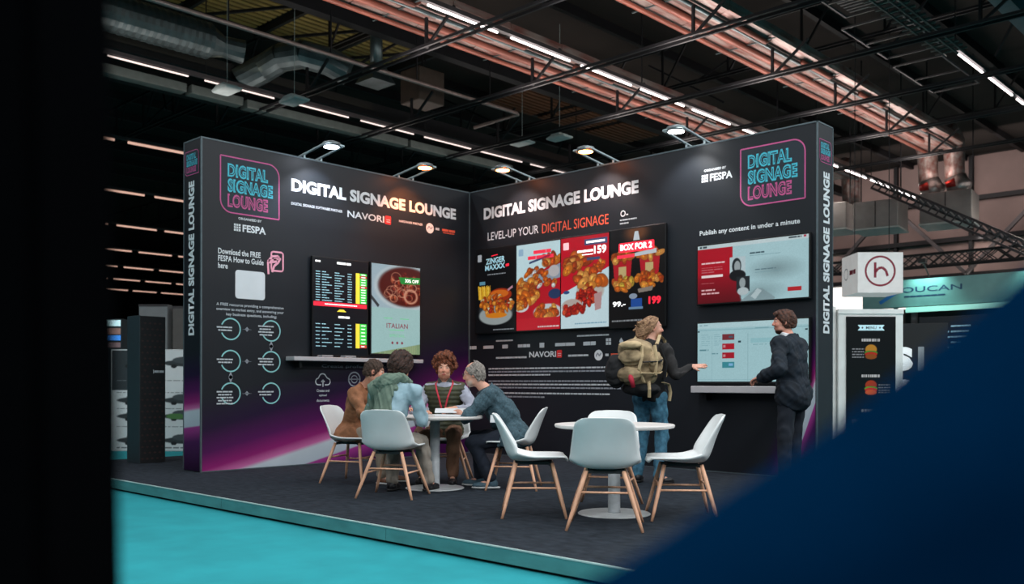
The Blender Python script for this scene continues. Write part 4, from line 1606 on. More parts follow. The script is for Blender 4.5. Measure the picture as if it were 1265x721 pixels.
# rigging truss across the right background, and hung clutter
t = thing('rigging_truss', 'thin lattice rigging truss crossing below the air units', 'truss', (0, 0, 0))
A_, B_ = Vector((1.0, 12.7, 5.9)), Vector((5.2, 11.2, 3.5))
for dx, dz in ((0, 0), (0, .28), (.25, .14)):
    bm = BM(); bar(bm, A_+Vector((0, dx, dz)), B_+Vector((0, dx, dz)), .05)
    obj('chord', bm, M_steel_b, t)
bm = BM()
for k in range(22):
    p, q = A_.lerp(B_, k/22), A_.lerp(B_, (k+1)/22)
    bar(bm, p, q+Vector((0, 0, .28)), .025)
    bar(bm, p+Vector((0, 0, .28)), q+Vector((0, .25, .14)), .025)
obj('lacing', bm, M_steel_b, t)
for j in range(5):
    y = 19+j*1.9
    z = 4.6+.25*j
    t = thing('rigging_truss', 'dark lattice truss in the right background, %s counted from the near side' % ['first', 'second', 'third', 'fourth', 'fifth'][j], 'truss', (-8, y, z))
    bm = BM()
    for dz in (0, .4):
        bar(bm, (0, 0, dz), (16, 0, dz), .06)
    for k in range(32):
        bar(bm, (k*.5, 0, 0 if k % 2 else .4), (k*.5+.5, 0, .4 if k % 2 else 0), .035)
    obj('lattice', bm, M_steel, t)

# ------------------------------------------------------------------ right background: menu totem, hanging sign, booths
M_wpan = mat('white laminate panel', 'f0f0ec', .5, var=.06)
t = thing('menu_totem', 'tall white framed totem with a black burger menu screen behind the right pillar', 'sign stand', (5.211, 1.435, FLOOR), math.radians(43.8))
HT = 2.01-FLOOR
TW = .82
bm = BM(); box(bm, 0, TW, 0, .30, 0, HT, .01)
obj('cabinet', bm, M_wpan, t)
bm = BM(); box(bm, -.22, -.002, .05, .35, 0, HT+.04, .01)
obj('side_panel', bm, M_wpan, t)
bm = BM(); box(bm, -.002, TW+.002, -.012, -.001, HT-.06, HT)
obj('top_trim', bm, M_wpan, t)
f = Frame((0, -.002, 0), (1, 0, 0), (0, 0, 1))
TT = HT
p = Pic(120, 280, '0c0d10')
for k, y in enumerate((.235, .47, .70, .90)):
    p.ell(.50, y-.025, .13, .035, ['b9842c', 'a33a1c', 'c9a98a', 'b9842c'][k])
    p.ell(.50, y-.003, .15, .016, ['3f8a2c', '5aa02e', 'e0d4cc', '3f8a2c'][k])
    p.ell(.50, y+.006, .14, .016, ['b02a1c', 'c83a22', '9a7f70', 'b02a1c'][k])
    p.ell(.50, y+.022, .13, .018, ['8a4a1c', 'd8622c', 'b09a8a', '8a4a1c'][k])
    for q in range(4):
        x0 = (.10 if k % 2 == 0 else .66)
        p.dashes(x0, x0+.25, y-.03+.017*q, .007, '8a8f94', k*9+q)
    p.dashes(.30, .68, y-.095, .018, 'b9bdbf', k+3)
bm = BM(); box(bm, .10, .72, -.014, -.003, .10, TT-.095)
obj('screen_bezel', bm, M_blk, t)
fs = Frame((0, -.0145, 0), (1, 0, 0), (0, 0, 1))
p.lay('screen_picture', fs, .115, .705, .12, TT-.11, M_scr, t, .001)
polys('banner', fs, [[(.24, TT-.27), (.27, TT-.235), (.24, TT-.20), (.58, TT-.20), (.55, TT-.235), (.58, TT-.27)]], glow('lit soft blue banner', '9fc0c8', .7), t, .002)
text(fs, 'MENU', .345, .475, TT-.252, TT-.218, glow('lit dark letters', '2a3238', .3), t, .003, bold=.01)
polys('stars', fs, [disc(.30, TT-.235, .012, 5), disc(.52, TT-.235, .012, 5)], glow('lit dark letters', '2a3238', .3), t, .003)

t = thing('hanging_sign', 'white cube light box with a red circled curved mark hanging above the totem', 'sign', (2.666, 7.998, 2.86), math.radians(43.3))
SW = .892
bm = BM(); box(bm, 0, SW, 0, SW, 0, .80, .008)
obj('light_box', bm, mat('lit sign skin', 'dcdad8', .5, var=.05, emit=.35), t)
f = Frame((0, 0, 0), (1, 0, 0), (0, 0, 1))
M_mar = mat('crimson print', '9c1e38', .5, var=.04)
polys('circle_mark', f, ringp(.44, .43, .285, .038, 40), M_mar, t, .003)
polys('curved_mark', f, linep([(.34, .30), (.34, .60)], .05)+linep([(.34, .40), (.40, .48), (.48, .50), (.55, .44), (.585, .33)], .05), M_mar, t, .004)
f2 = Frame((0, SW, 0), (0, -1, 0), (0, 0, 1))
polys('circle_mark', f2, ringp(.26, .43, .11, .02, 30), M_dim, t, .003)
polys('lettering_dashes', f2, words(.45, .78, .44, .09, 3, .15), M_mar, t, .003)
for a in (.1, SW-.1):
    bm = BM(); bar(bm, (a, SW/2, .80), (a, SW/2, 5.8), .012)
    obj('suspension_wire', bm, M_steel, t)

# booth with teal fascia
t = thing('teal_booth', 'teal lit exhibition booth fascia with dark blue lettering in the right background', 'booth', (1.49, 11.02, -.1126), 0)
t.scale = (1.105, 1.105, 1.105)
FB0 = -.010
bm = BM(); box(bm, 0, 9, 0, .25, 2.62, 3.16)
M_teal = mat('teal grey fascia', '6f9a97', .5, var=.06)
obj('fascia', bm, M_teal, t)
bm = BM(); box(bm, .9, 9, -.06, -.001, 2.50, 2.60)
obj('light_ledge', bm, mat('lit teal ledge', '9fe0d2', .5, var=.05, emit=.6), t)
f = Frame((0, -.002, 0), (1, 0, 0), (0, 0, 1))
text(f, 'OUCAN', .80, 1.95, 2.90, 3.01, mat('deep blue print', '1d3f5e', .5), t, .003, bold=.01)
polys('lettering_dashes', f, words(.85, 1.65, 2.82, .03, 5, .2), mat('deep blue print', '1d3f5e', .5), t, .003)
polys('bird_emblem', f, linep([(.36, 2.72), (.72, 2.93)], .07), mat('bright blue print', '1c77c0', .5, var=.03), t, .003)
polys('bird_emblem', f, linep([(.44, 2.88), (.62, 2.96)], .05), mat('pale blue print', '8fc8e6', .5, var=.03), t, .004)
bm = BM(); box(bm, .5, 9, 1.0, 1.1, FB0, 2.6)
obj('back_panel', bm, mat('near black board', '0b0e12', .6), t)
for a in (.95, 4.5, 8.8):
    bm = BM(); box(bm, a, a+.1, .1, .2, FB0, 2.6)
    obj('post', bm, M_steel_b, t)
for a in (1.3, 3.35, 5.4, 7.4):
    l = bpy.data.lights.new('fascia_spot', 'SPOT'); l.energy = 60; l.color = (.55, 1, .92); l.spot_size = 1.9; l.spot_blend = .8
    o = bpy.data.objects.new('fascia_spot', l); C.objects.link(o); o.parent = t; o.location = (a, -.35, 3.42)
    o.rotation_euler = (math.radians(40), 0, 0)
    bm = BM(); box(bm, a-.07, a+.07, -.32, -.2, 3.44, 3.52)
    obj('spotlight_head', bm, M_blk, t)
    bm = BM(); bar(bm, (a, -.26, 3.5), (a, .1, 3.2), .02)
    obj('spotlight_arm', bm, M_blk, t)
t = thing('letter_board', 'black board with large white letters seen just past the totem', 'board', (4.15, 6.65, FLOOR), math.radians(20))
bm = BM(); box(bm, -.5, .62, 0, .08, 0, 2.25, .01)
obj('panel', bm, mat('near black board', '0b0e12', .6), t)
f = Frame((0, -.002, 0), (1, 0, 0), (0, 0, 1))
for z in (1.42, .85):
    text(f, 'S', -.26, .07, z, z+.42, mat('bright white letters', 'e8ecee', .5, var=.02, emit=.5), t, .004, bold=.07)
    polys('letter_bar', f, [[(.15, z), (.245, z), (.245, z+.42), (.15, z+.42)]], mat('grey letter bar', '8d9498', .5, var=.02, emit=.25), t, .004)
t = thing('text_board', 'dark board with rows of pale blue print beside the large letters', 'board', (4.30, 8.1, FLOOR), 0)
bm = BM(); box(bm, -.5, 3.2, 0, .08, 0, 2.45, .01)
obj('panel', bm, mat('night board', '0e151c', .6), t)
f = Frame((0, -.002, 0), (1, 0, 0), (0, 0, 1))
L_ = []
for k in range(11):
    L_ += words(-.28, .0+.05*(k % 3), 2.26-.1*k, .03, k, .3)+words(.08, .42, 2.26-.1*k, .03, k+30, .3)
polys('print_rows', f, L_, mat('lit pale blue rows', '9cc4d4', .5, var=.02, emit=.45), t, .004)

# ------------------------------------------------------------------ left background
t = thing('dark_kiosk', 'tall dark grey kiosk box with a faint pattern left of the booth', 'kiosk', (-1.667, -4.394, 0.001))
KX = .345
bm = BM(); box(bm, -.372, 0, -.012, 0, 0, 1.955, .003)
obj('side_panel', bm, mat('slate side panel', '27343a', .55, var=.08), t)
bm = BM(); box(bm, -.37, -.002, 0.001, KX, 0, 1.95, .004)
obj('body', bm, mat('charcoal front panel', '1b1d20', .6, var=.1), t)
f = Frame((-.001, 0, 0), (0, 1, 0), (0, 0, 1))
pl = []
for j in range(24):
    for i in range(5):
        a, b = .03+i*.068+(.034 if j % 2 else 0), .06+j*.078
        if a < KX-.03 and not (.10 < a and 1.08 < b < 1.24):
            pl.append([(a-.022, b), (a, b-.016), (a+.022, b), (a, b+.016)])
polys('pattern', f, pl, mat('faint red brown pattern', '3b2a2a', .6), t, .002)
polys('small_lettering', f, words(.19, .32, 1.215, .03, 3, .2)+linep([(.18, 1.19), (.18, 1.24)], .01), M_soft, t, .003)
t = thing('poster_wall', 'white poster wall with dark pictures of cars standing on the turquoise carpet', 'poster', (-5.15, -2.40, FLOOR), math.radians(43))
bm = BM(); box(bm, -.95, .9, 0, .08, 0, 1.77, .006)
obj('panel', bm, mat('white poster board', 'd9dcdd', .6, var=.05), t)
p = Pic(160, 150, 'eaedee')
p.rect(0, .48, 0, .40, '3a4044')
for k, y in enumerate((.13, .50, .66, .90)):
    for cx_ in (.28, .72):
        p.ell(cx_, y, .24, .035, '3a3f42')
        p.ell(cx_-.02, y-.03, .12, .035, '50565a')
        p.ell(cx_-.12, y+.03, .03, .02, '1c1e20')
        p.ell(cx_+.12, y+.03, .03, .02, '1c1e20')
    if k == 2:
        p.ell(.62, y, .10, .03, '5a8a4c')
for y in (.3, .42, .58, .76, .97):
    p.dashes(.05, .95, y, .008, '7d8285', int(y*100))
p.lay('poster_picture', Frame((0, -.001, 0), (1, 0, 0), (0, 0, 1)), -.93, .88, .02, 1.75, mat('printed picture', 'ffffff', .5, attr=True, var=.03), t, .001)
for (u, x, y, wd, h_, c_, lab) in ((0, -9.50, -.92, .62, 2.90, '8f9294', 'pale grey tall panel far left of the booth, left one'), (1, -8.95, -.42, .42, 2.86, '6a6663', 'grey brown tall panel next to the pale one'), (2, -8.55, .10, .30, 2.95, '7b7b78', 'narrow grey panel beside the dark column, left of the booth'), (3, -8.90, .14, .14, 3.05, '0d0e10', 'narrow dark column between the grey panels left of the booth')):
    t = thing('exhibition_panel', lab, 'panel', (x, y, FLOOR), math.radians(43))
    bm = BM(); box(bm, 0, wd, 0, .3, 0, h_, .006)
    obj('panel', bm, mat('panel '+c_, c_, .6, var=.06), t)
    bm = BM(); box(bm, -.01, wd+.01, -.006, -.001, h_-.05, h_)
    obj('top_edge', bm, M_steel_b, t)
t = thing('blue_lit_counter', 'blurred counter with a blue lit band at the far left beside the black column', 'counter', (-8.25, -2.45, FLOOR), math.radians(43))
bm = BM(); box(bm, 0, .62, 0, .4, 0, 2.45, .02)
obj('body', bm, mat('slate side panel', '27343a', .55), t)
for z0, z1, c_, e_ in ((2.02, 2.12, '3a7fd0', 1.2), (2.30, 2.42, 'bfe4ea', 1.3), (2.14, 2.26, 'b08a80', .3), (1.88, 1.98, '8a7478', .3)):
    bm = BM(); box(bm, .02, .60, -.012, -.001, z0, z1)
    obj('lit_band', bm, mat('band '+c_, c_, .5, var=.2, scale=9, emit=e_), t)

# ------------------------------------------------------------------ out-of-focus things close to the camera
def cam_pt(u, v, d):
    fw = Vector((-math.sin(YAW), math.cos(YAW), 0))
    rt = Vector((math.cos(YAW), math.sin(YAW), 0))
    return CAM+(fw+rt*((u-632.5)/F_PX)-Vector((0, 0, 1))*((v-472.9)/F_PX))*d


# black post: a real column from the floor up, half a metre to the left of the camera
t = thing('black_column', 'black out-of-focus column filling the left edge', 'column', (9.19, -9.86, FLOOR), math.radians(43.8))
a_, b_ = cam_pt(155, 640, .70), cam_pt(142, 60, .70)   # its far right edge
base = Vector((9.19, -9.86, FLOOR))
rt = Vector((math.cos(YAW), math.sin(YAW), 0))
fw = Vector((-math.sin(YAW), math.cos(YAW), 0))


def loc2(p):
    q = p-base
    c_, s_ = math.cos(math.radians(43.8)), math.sin(math.radians(43.8))
    return Vector((q.x*c_+q.y*s_, -q.x*s_+q.y*c_, q.z))


pa, pb = loc2(a_), loc2(b_)
sl = (pb.x-pa.x)/(pb.z-pa.z)


def edge(z): return pa.x+(z-pa.z)*sl


bm = BM()
vs = [bm.verts.new(q) for q in ((edge(0)-.6, pa.y-.12, 0), (edge(0), pa.y-.12, 0), (edge(0), pa.y, 0), (edge(0)-.6, pa.y, 0),
                                (edge(2.4)-.6, pa.y-.12, 2.4), (edge(2.4), pa.y-.12, 2.4), (edge(2.4), pa.y, 2.4), (edge(2.4)-.6, pa.y, 2.4))]
for f_ in ((3, 2, 1, 0), (4, 5, 6, 7), (0, 1, 5, 4), (1, 2, 6, 5), (2, 3, 7, 6), (3, 0, 4, 7)):
    bm.faces.new([vs[i] for i in f_])
bmesh.ops.bevel(bm, geom=[e for e in bm.edges], offset=.01, segments=2, affect='EDGES')
obj('column_body', bm, mat('matt black cladding', '050506', .95, var=.1, spec=.0), t)
bm = BM(); box(bm, edge(0)-.66, edge(0)+.01, pa.y-.14, pa.y+.02, 0, .04)
obj('base_plate', bm, M_blk, t)
# navy padded back close to the lens, its top sloping up to the right
t = thing('padded_back', 'out-of-focus navy blue padded back sloping across the lower right corner', 'furniture', (0, 0, 0))
path = [(560, 815), (640, 762), (700, 722), (760, 690), (830, 648), (900, 600), (960, 562), (1020, 522), (1080, 478), (1140, 432), (1200, 385), (1265, 334), (1340, 270), (1430, 190)]
D0 = .46
bm = BM()
rings = []
for i, (u, v) in enumerate(path):
    top = cam_pt(u, v+14, D0)
    ring = []
    R_ = .035+.055*i/len(path)
    for k in range(11):
        a = PI*k/10
        ring.append(bm.verts.new((top.x-fw.x*R_*math.cos(a), top.y-fw.y*R_*math.cos(a), top.z-R_+R_*math.sin(a))))
    lean = .50-.62*i/len(path)          # leaned to shade the left: foot further back there, further forward at the right
    lo1 = Vector((top.x+fw.x*(R_+.06+max(lean, 0)), top.y+fw.y*(R_+.06+max(lean, 0)), FLOOR+.02))
    lo0 = Vector((top.x+fw.x*(lean-R_), top.y+fw.y*(lean-R_), FLOOR+.02))
    ring.append(bm.verts.new(lo1))
    ring.insert(0, bm.verts.new(lo0))
    rings.append(ring)
for a, b in zip(rings[:-1], rings[1:]):
    n = len(a)
    for k in range(n):
        bm.faces.new((a[k], a[(k+1) % n], b[(k+1) % n], b[k]))
bm.faces.new(rings[0]); bm.faces.new(rings[-1][::-1])
obj('padding', bm, mat('navy blue fabric', '011b34', 1.0, var=.1, scale=12, spec=.0), t, True)
bm = BM()
p0, p1 = cam_pt(600, 473, D0), cam_pt(1400, 473, D0)
bar(bm, (p0.x, p0.y, FLOOR+.01), (p1.x, p1.y, FLOOR+.01), .10, .02)
obj('foot_rail', bm, M_blk, t)

# ------------------------------------------------------------------ people
M_skin = mat('skin', 'ffffff', .55, attr=True, var=.06, scale=30)


def V3(*a): return np.array(a, float)
def unit(a): return np.asarray(a, float)/np.linalg.norm(a)


def ik(a, b, l1, l2, pole):
    """middle joint of a two-bone limb from a towards b, bent towards pole"""
    d = b-a
    L = np.linalg.norm(d)
    if L > (l1+l2)*.999:
        b = a+d/L*(l1+l2)*.999
        d = b-a
        L = np.linalg.norm(d)
    x = (L*L+l1*l1-l2*l2)/(2*L)
    h = math.sqrt(max(l1*l1-x*x, 1e-6))
    n = d/L
    p = unit(pole-n*(pole@n))
    return a+n*x+p*h, b


def rot_frame(yaw, pitch, roll=0, base=None):
    """forward, left, up"""
    cy, sy, cp, sp = math.cos(yaw), math.sin(yaw), math.cos(pitch), math.sin(pitch)
    f = V3(cy*cp, sy*cp, sp)
    l = V3(-sy, cy, 0)
    u = np.cross(f, l)
    cr, sr = math.cos(roll), math.sin(roll)
    l, u = l*cr+u*sr, u*cr-l*sr
    return f, l, u


class Person:
    def __init__(s, label, loc, heading, pel, chest, head, hyaw=0, hpitch=0, hroll=0, wrists=None, ankles=None, sitting=True, sh_tilt=0, sh_w=.185,
                 poleL=None, poleR=None, kneeL=None, kneeR=None, chest_yaw=0, toes=(0.1, -0.1), handdir=None, curl=.5, scale=1.0):
        s.t = thing('person', label, 'person', (loc[0], loc[1], 0), heading)
        s.pel, s.head = V3(*pel), V3(*head)
        s.nb = V3(*chest)               # base of the neck
        up = unit(s.nb-s.pel)
        cyw = chest_yaw
        l = V3(-math.sin(cyw), math.cos(cyw), sh_tilt)
        l = unit(l-up*(l@up))
        f = np.cross(l, up)
        s.tu, s.tl, s.tf = up, l, f
        s.mid = s.pel+(s.nb-s.pel)*.45-f*.015
        s.ch = s.pel+(s.nb-s.pel)*.72
        s.sh = [s.nb-up*.055+l*sh_w*q for q in (1, -1)]
        s.hip = [s.pel+V3(0, .095*q, -.03) for q in (1, -1)]
        s.elb, s.wri, s.kne, s.ank = [], [], [], []
        for q in (0, 1):
            sg = 1-2*q
            w_ = V3(*wrists[q])
            pole = (poleL, poleR)[q]
            pole = V3(*pole) if pole else V3(-.4, .6*sg, -.7)
            e, w_ = ik(s.sh[q], w_, .29, .25, pole)
            s.elb.append(e); s.wri.append(w_)
            a = V3(*ankles[q])
            kp = (kneeL, kneeR)[q]
            kp = V3(*kp) if kp else V3(1, .1*sg, .35)
            k_, a = ik(s.hip[q], a, .43, .42, kp)
            s.kne.append(k_); s.ank.append(a)
        s.toe = [V3(math.cos(toes[q]), math.sin(toes[q]), 0) for q in (0, 1)]
        s.hf, s.hl, s.hu = rot_frame(hyaw, hpitch, hroll)
        s.handdir = handdir or [None, None]
        s.curl = curl

    def torso(s, S, t, belly=0.0):
        R = np.stack([s.tf, s.tl, s.tu])
        Rp = np.stack([unit(V3(1, 0, 0)+s.tf*.4), V3(0, 1, 0), V3(0, 0, 1)])
        S.ell(s.pel+V3(0, 0, 0), (.115+t, .165+t, .12+t), .05, Rp)
        S.ell(s.mid+s.tf*belly*.5, (.10+t+belly, .145+t+belly*.5, .17+t), .06, R)
        S.ell(s.ch, (.112+t, .160+t, .17+t), .06, R)
        S.cap(s.sh[0]-s.tl*.02, s.sh[1]+s.tl*.02, .062+t, .062+t, .05)
        S.cap(s.nb-s.tu*.03, s.nb+(s.head-s.nb)*.25-s.hf*.02, .075+t, .055+t, .05)
        return S

    def arms(s, S, t, to=1.0, which=(0, 1), k=.035):
        for q in which:
            S.cap(s.sh[q], s.elb[q], .053+t, .043+t, k)
            S.cap(s.elb[q], s.elb[q]+(s.wri[q]-s.elb[q])*to, .042+t, .030+t, .02)
        return S

    def legs(s, S, t, to=1.0, loose=0):
        for q in (0, 1):
            S.cap(s.hip[q]+V3(0, 0, .02), s.kne[q], .085+t, .058+t+loose*.5, .04)
            S.cap(s.kne[q], s.kne[q]+(s.ank[q]-s.kne[q])*to, .056+t+loose*.5, .040+t+loose, .02)
            if not loose:
                S.cap(s.kne[q]+(s.ank[q]-s.kne[q])*.2, s.kne[q]+(s.ank[q]-s.kne[q])*.45, .058+t, .05+t, .03)
        return S

    def hand(s, S, q):
        w_ = s.wri[q]
        d = unit(w_-s.elb[q]) if s.handdir[q] is None else unit(V3(*s.handdir[q][0]))
        n = V3(0, 0, -1) if s.handdir[q] is None else V3(*s.handdir[q][1])
        n = unit(n-d*(n@d))
        sd = np.cross(n, d)
        if q == 0:
            sd = -sd
        R = np.stack([d, sd, n])
        S.cap(w_-d*.03, w_+d*.02, .029, .026, .02)
        S.ell(w_+d*.052, (.052, .043, .017), .015, R)
        cu = s.curl if not isinstance(s.curl, (tuple, list)) else s.curl[q]
        for i, (o, L) in enumerate(((.032, .070), (.011, .080), (-.011, .075), (-.032, .058))):
            b = w_+d*.085+sd*o
            sp = unit(d+sd*(o*4)+n*cu*.35)
            m = b+sp*L*.5
            e = m+unit(d*(1-cu*.8)+sd*o*3+n*cu*1.1)*L*.5
            S.cap(b-d*.02, m, .0098, .0092, .004)
            S.cap(m, e, .0092, .0078, .003)
        tb = w_+d*.03+sd*.034
        tm = tb+unit(d+sd*.8+n*.3)*.038
        te = tm+unit(d+sd*.25+n*.4)*.030
        S.cap(w_+d*.015+sd*.015, tb, .016, .014, .012)
        S.cap(tb, tm, .013, .011, .006)
        S.cap(tm, te, .011, .009, .004)

    def face(s, S):
        c, f, l, u = s.head, s.hf, s.hl, s.hu
        R = np.stack([f, l, u])
        S.ell(c-f*.012+u*.030, (.098, .076, .098), .02, R)
        S.ell(c+f*.018-u*.035, (.075, .060, .078), .03, R)
        S.cap(c+f*.062-u*.092, c+f*.056-u*.094, .020, .022, .03)
        S.cap(c+f*.030-u*.075+l*.036, c+f*.030-u*.075-l*.036, .026, .026, .03)
        S.cap(s.nb-s.tu*.02, c-u*.05-f*.022, .056, .052, .03)
        S.cap(c+f*.082+u*.036+l*.026, c+f*.082+u*.036-l*.026, .012, .012, .015)
        S.cap(c+f*.088+u*.026, c+f*.108-u*.018, .0075, .012, .010)
        S.ell(c+f*.098-u*.022, (.014, .018, .010), .008, R)
        for q in (1, -1):
            S.ell(c+f*.094+u*.016+l*.032*q, (.013, .016, .011), .010, R, -1)
            S.ell(c+f*.080+u*.016+l*.031*q, (.012, .013, .011), .004, R)
            S.ell(c+f*.066-u*.022+l*.038*q, (.026, .022, .024), .015, R)
            S.ell(c-f*.010+u*.002+l*.078*q, (.020, .010, .032), .006, R)
            S.ell(c+f*.000+u*.002+l*.088*q, (.010, .006, .018), .004, R, -1)
        S.ell(c+f*.086-u*.052, (.013, .026, .0065), .005, R)
        S.ell(c+f*.086-u*.062, (.012, .022, .0070), .005, R)

    def body(s, tone='c98a6c', beard=None, beard_z=(-.09, -.035), brow='3a2418', grey_crown=False):
        S = Sdf()
        s.torso(S, -.012)
        s.arms(S, -.010)
        s.legs(S, -.014)
        for q in (0, 1):
            S.cap(s.ank[q]+V3(0, 0, -.02), s.ank[q]+s.toe[q]*.13+V3(0, 0, -.045), .030, .022, .02)
            s.hand(S, q)
        s.face(S)
        P, Q = S.mesh(.0066)
        c = P-s.head
        x, y, z = c@s.hf, c@s.hl, c@s.hu
        col = np.tile(np.array(hx(tone)), (len(P), 1))
        inh = (np.abs(x) < .16) & (np.abs(y) < .11) & (z > -.13) & (z < .16)

        def blend(mask, cc, a=1.0):
            m = (np.clip(mask, 0, 1)*a*inh)[:, None]
            col[:] = col*(1-m)+np.array(hx(cc))*m
        g = lambda px, py, pz, r: 1-((x-px)**2+(y-py)**2+(z-pz)**2)/(r*r)
        for q in (1, -1):
            blend(g(.085, .04*q, -.02, .035), 'c8684f', .5)
            blend(g(0, .085*q, 0, .035), 'c4705a', .5)
        blend(g(.112, 0, -.02, .022), 'c8644e', .5)
        if beard:
            zt = beard_z[1]
            m = np.clip((zt-z)/.02, 0, 1)*np.clip((x-.005)/.02, 0, 1)
            m = np.maximum(m, np.clip(1-np.abs(z+.040)/.008, 0, 1)*(x > .08)*(np.abs(y) < .03))
            blend(m, beard)
        blend(np.clip(1.5*(1-((y/.026)**2+((z+.056)/.012)**2)), 0, 1)*(x > .085), '9e4a42')
        for q in (1, -1):
            blend(np.clip(2*(1-(((y-.032*q)/.018)**2+((z-.036)/.006)**2)), 0, 1)*(x > .06), brow)
            blend(np.clip(2*(1-(((y-.032*q)/.014)**2+((z-.016)/.007)**2)), 0, 1)*(x > .06), 'd8cfc6')
            blend(np.clip(2*(1-(((y-.032*q)/.007)**2+((z-.016)/.007)**2)), 0, 1)*(x > .06), '241812')
        link('body', npmesh('body', P, Q, col, True), M_skin, s.t)

    def part(s, name, S, m, h=.009, noise=None, label=None, parent=None):
        P, Q = S.mesh(h, noise)
        o = link(name, npmesh(name, P, Q, None, True), m, parent or s.t)
        if label:
            o['label'] = label
        return o

    def hair(s, m, t=.014, amp=.006, fr=60, line=.055, low=-.06, front=.0, extra=None, h=.006, crown_cut=None, name='hair', temple=.03):
        """cap of hair: head inflated, cut at the hairline"""
        c, f, l, u = s.head, s.hf, s.hl, s.hu
        R = np.stack([f, l, u])
        S = Sdf()
        S.ell(c-f*.014+u*.032, (.100+t, .078+t, .099+t), .01, R)
        S.ell(c-f*.045-u*.02, (.062+t, .064+t, .07+t), .03, R)
        if extra:
            extra(S, c, f, l, u, R)
        # face opening
        S.ell(c+f*.115-u*.035, (.085, .085, .098+front), .01, R, -1)
        S.cut(c+f*temple-u*.01, unit(f*.8-u*.6), .01)
        S.cut(c-u*(-low), -u, .01)
        if crown_cut:
            crown_cut(S, c, f, l, u, R)
        return s.part(name, S, m, h, wob(amp, fr, 5))

    def trousers(s, m, loose=.012, h=.010, to=.93, label=None):
        S = Sdf()
        Rp = np.stack([V3(1, 0, 0), V3(0, 1, 0), V3(0, 0, 1)])
        S.ell(s.pel+V3(0, 0, -.01), (.130, .178, .125), .05, Rp)
        s.legs(S, .010, to, loose)
        return s.part('trousers', S, m, h, wob(.0045, 15, 3), label)

    def shoes(s, m, msole, labels=(None, None), size=.155):
        for q in (0, 1):
            a, d = s.ank[q], s.toe[q]
            g = V3(a[0], a[1], 0)
            z0 = a[2]-.085
            up = V3(0, 0, 1)
            R = np.stack([d, np.cross(up, d), up])
            S = Sdf()
            b = V3(a[0], a[1], z0)
            S.ell(b+d*.10+up*.030, (.095, .046, .038), .02, R)
            S.ell(b-d*.015+up*.045, (.055, .038, .05), .03, R)
            S.cap(b+up*.05, b+up*.105-d*.005, .040, .038, .03)
            S.cut(b+up*.018, -up, .003)
            o = s.part('shoe', S, m, .0075, None, labels[q])
            S = Sdf()
            S.ell(b+d*.055+up*.012, (.148, .049, .035), .01, R)
            S.cut(b+up*.001, -up, .002)
            S.cut(b+up*.022, up, .002)
            s.part('sole', S, msole, .0065, None, parent=o)


M_shoe_b = mat('black shoe leather', '15161a', .5)
M_sole_w = mat('pale rubber sole', 'b9bcbd', .6)
M_sole_b = mat('black rubber sole', '111214', .7)

# --- brown jacket, on the left chair
P1 = Person('person in a brown jacket leaning to the table on the left chair', (2.06, -3.75), math.radians(20), (.04, 0, .545), (.21, -.02, 1.0), (.35, -.06, 1.185),
            hyaw=math.radians(28), hpitch=-.18, wrists=((.62, .10, .79), (.60, -.20, .79)), ankles=((.42, .15, .09), (.50, -.12, .09)), poleL=(-.2, .6, -.8), poleR=(-.3, -.7, -.6), chest_yaw=.05)
P1.body('c89078', brow='3a2a20')
S = P1.torso(Sdf(), .022); P1.arms(S, .017, .96)
S.ell(P1.pel+V3(-.01, 0, -.05), (.18, .22, .14), .05)
S.ell(P1.pel+V3(.12, 0, -.02), (.17, .215, .115), .05)
S.cut(P1.nb+P1.tu*.035+P1.tf*.02, P1.tu+P1.tf*.3)
S.cut(V3(0, 0, .445), V3(0, 0, -1))
P1.part('jacket', S, mat('brown suede jacket', '8a5a3c', .85, var=.16, scale=22, bump=.3), .0095, wob(.007, 26, 11))
S = Sdf(); S.cap(P1.nb-P1.tu*.01, P1.nb+P1.tu*.03+P1.tf*.02, .082, .074, .02); S.cut(P1.nb+P1.tu*.055, P1.tu)
P1.part('collar', S, mat('dark brown collar', '6e4228', .85), .008)
P1.hair(mat('short brown hair', '3b2a20', .8, var=.4, scale=60, bump=.5), t=.010, amp=.004, fr=90, low=-.05)
P1.trousers(mat('beige chinos', '8e8172', .9, var=.12, scale=20), .012)
P1.shoes(mat('brown leather shoe', '6b4430', .5), M_sole_w)

# --- green hood over a light blue shirt, in the centre, back to us
P2 = Person('person in a green hooded vest over a light blue shirt, back to us', (3.385, -4.27), math.radians(114), (-.02, 0, .55), (.10, -.03, 1.055), (.20, -.03, 1.232),
            hyaw=math.radians(-8), hpitch=-.10, hroll=.08, wrists=((.42, .20, .78), (.36, -.20, .77)), ankles=((.40, .17, .09), (.52, -.17, .09)), poleL=(-.3, .5, -.9), poleR=(-.2, -.3, -1), sh_w=.205, sh_tilt=.03)
P2.body('c48d74', brow='1c1412')
S = P2.torso(Sdf(), .012); P2.arms(S, .013, .93)
S.cut(P2.nb+P2.tu*.02+P2.tf*.02, P2.tu+P2.tf*.3); S.cut(V3(0, 0, .49), V3(0, 0, -1))
P2.part('shirt', S, mat('light blue shirt', '8eaab5', .85, var=.10, scale=16, bump=.2), .0095, wob(.005, 24, 21))
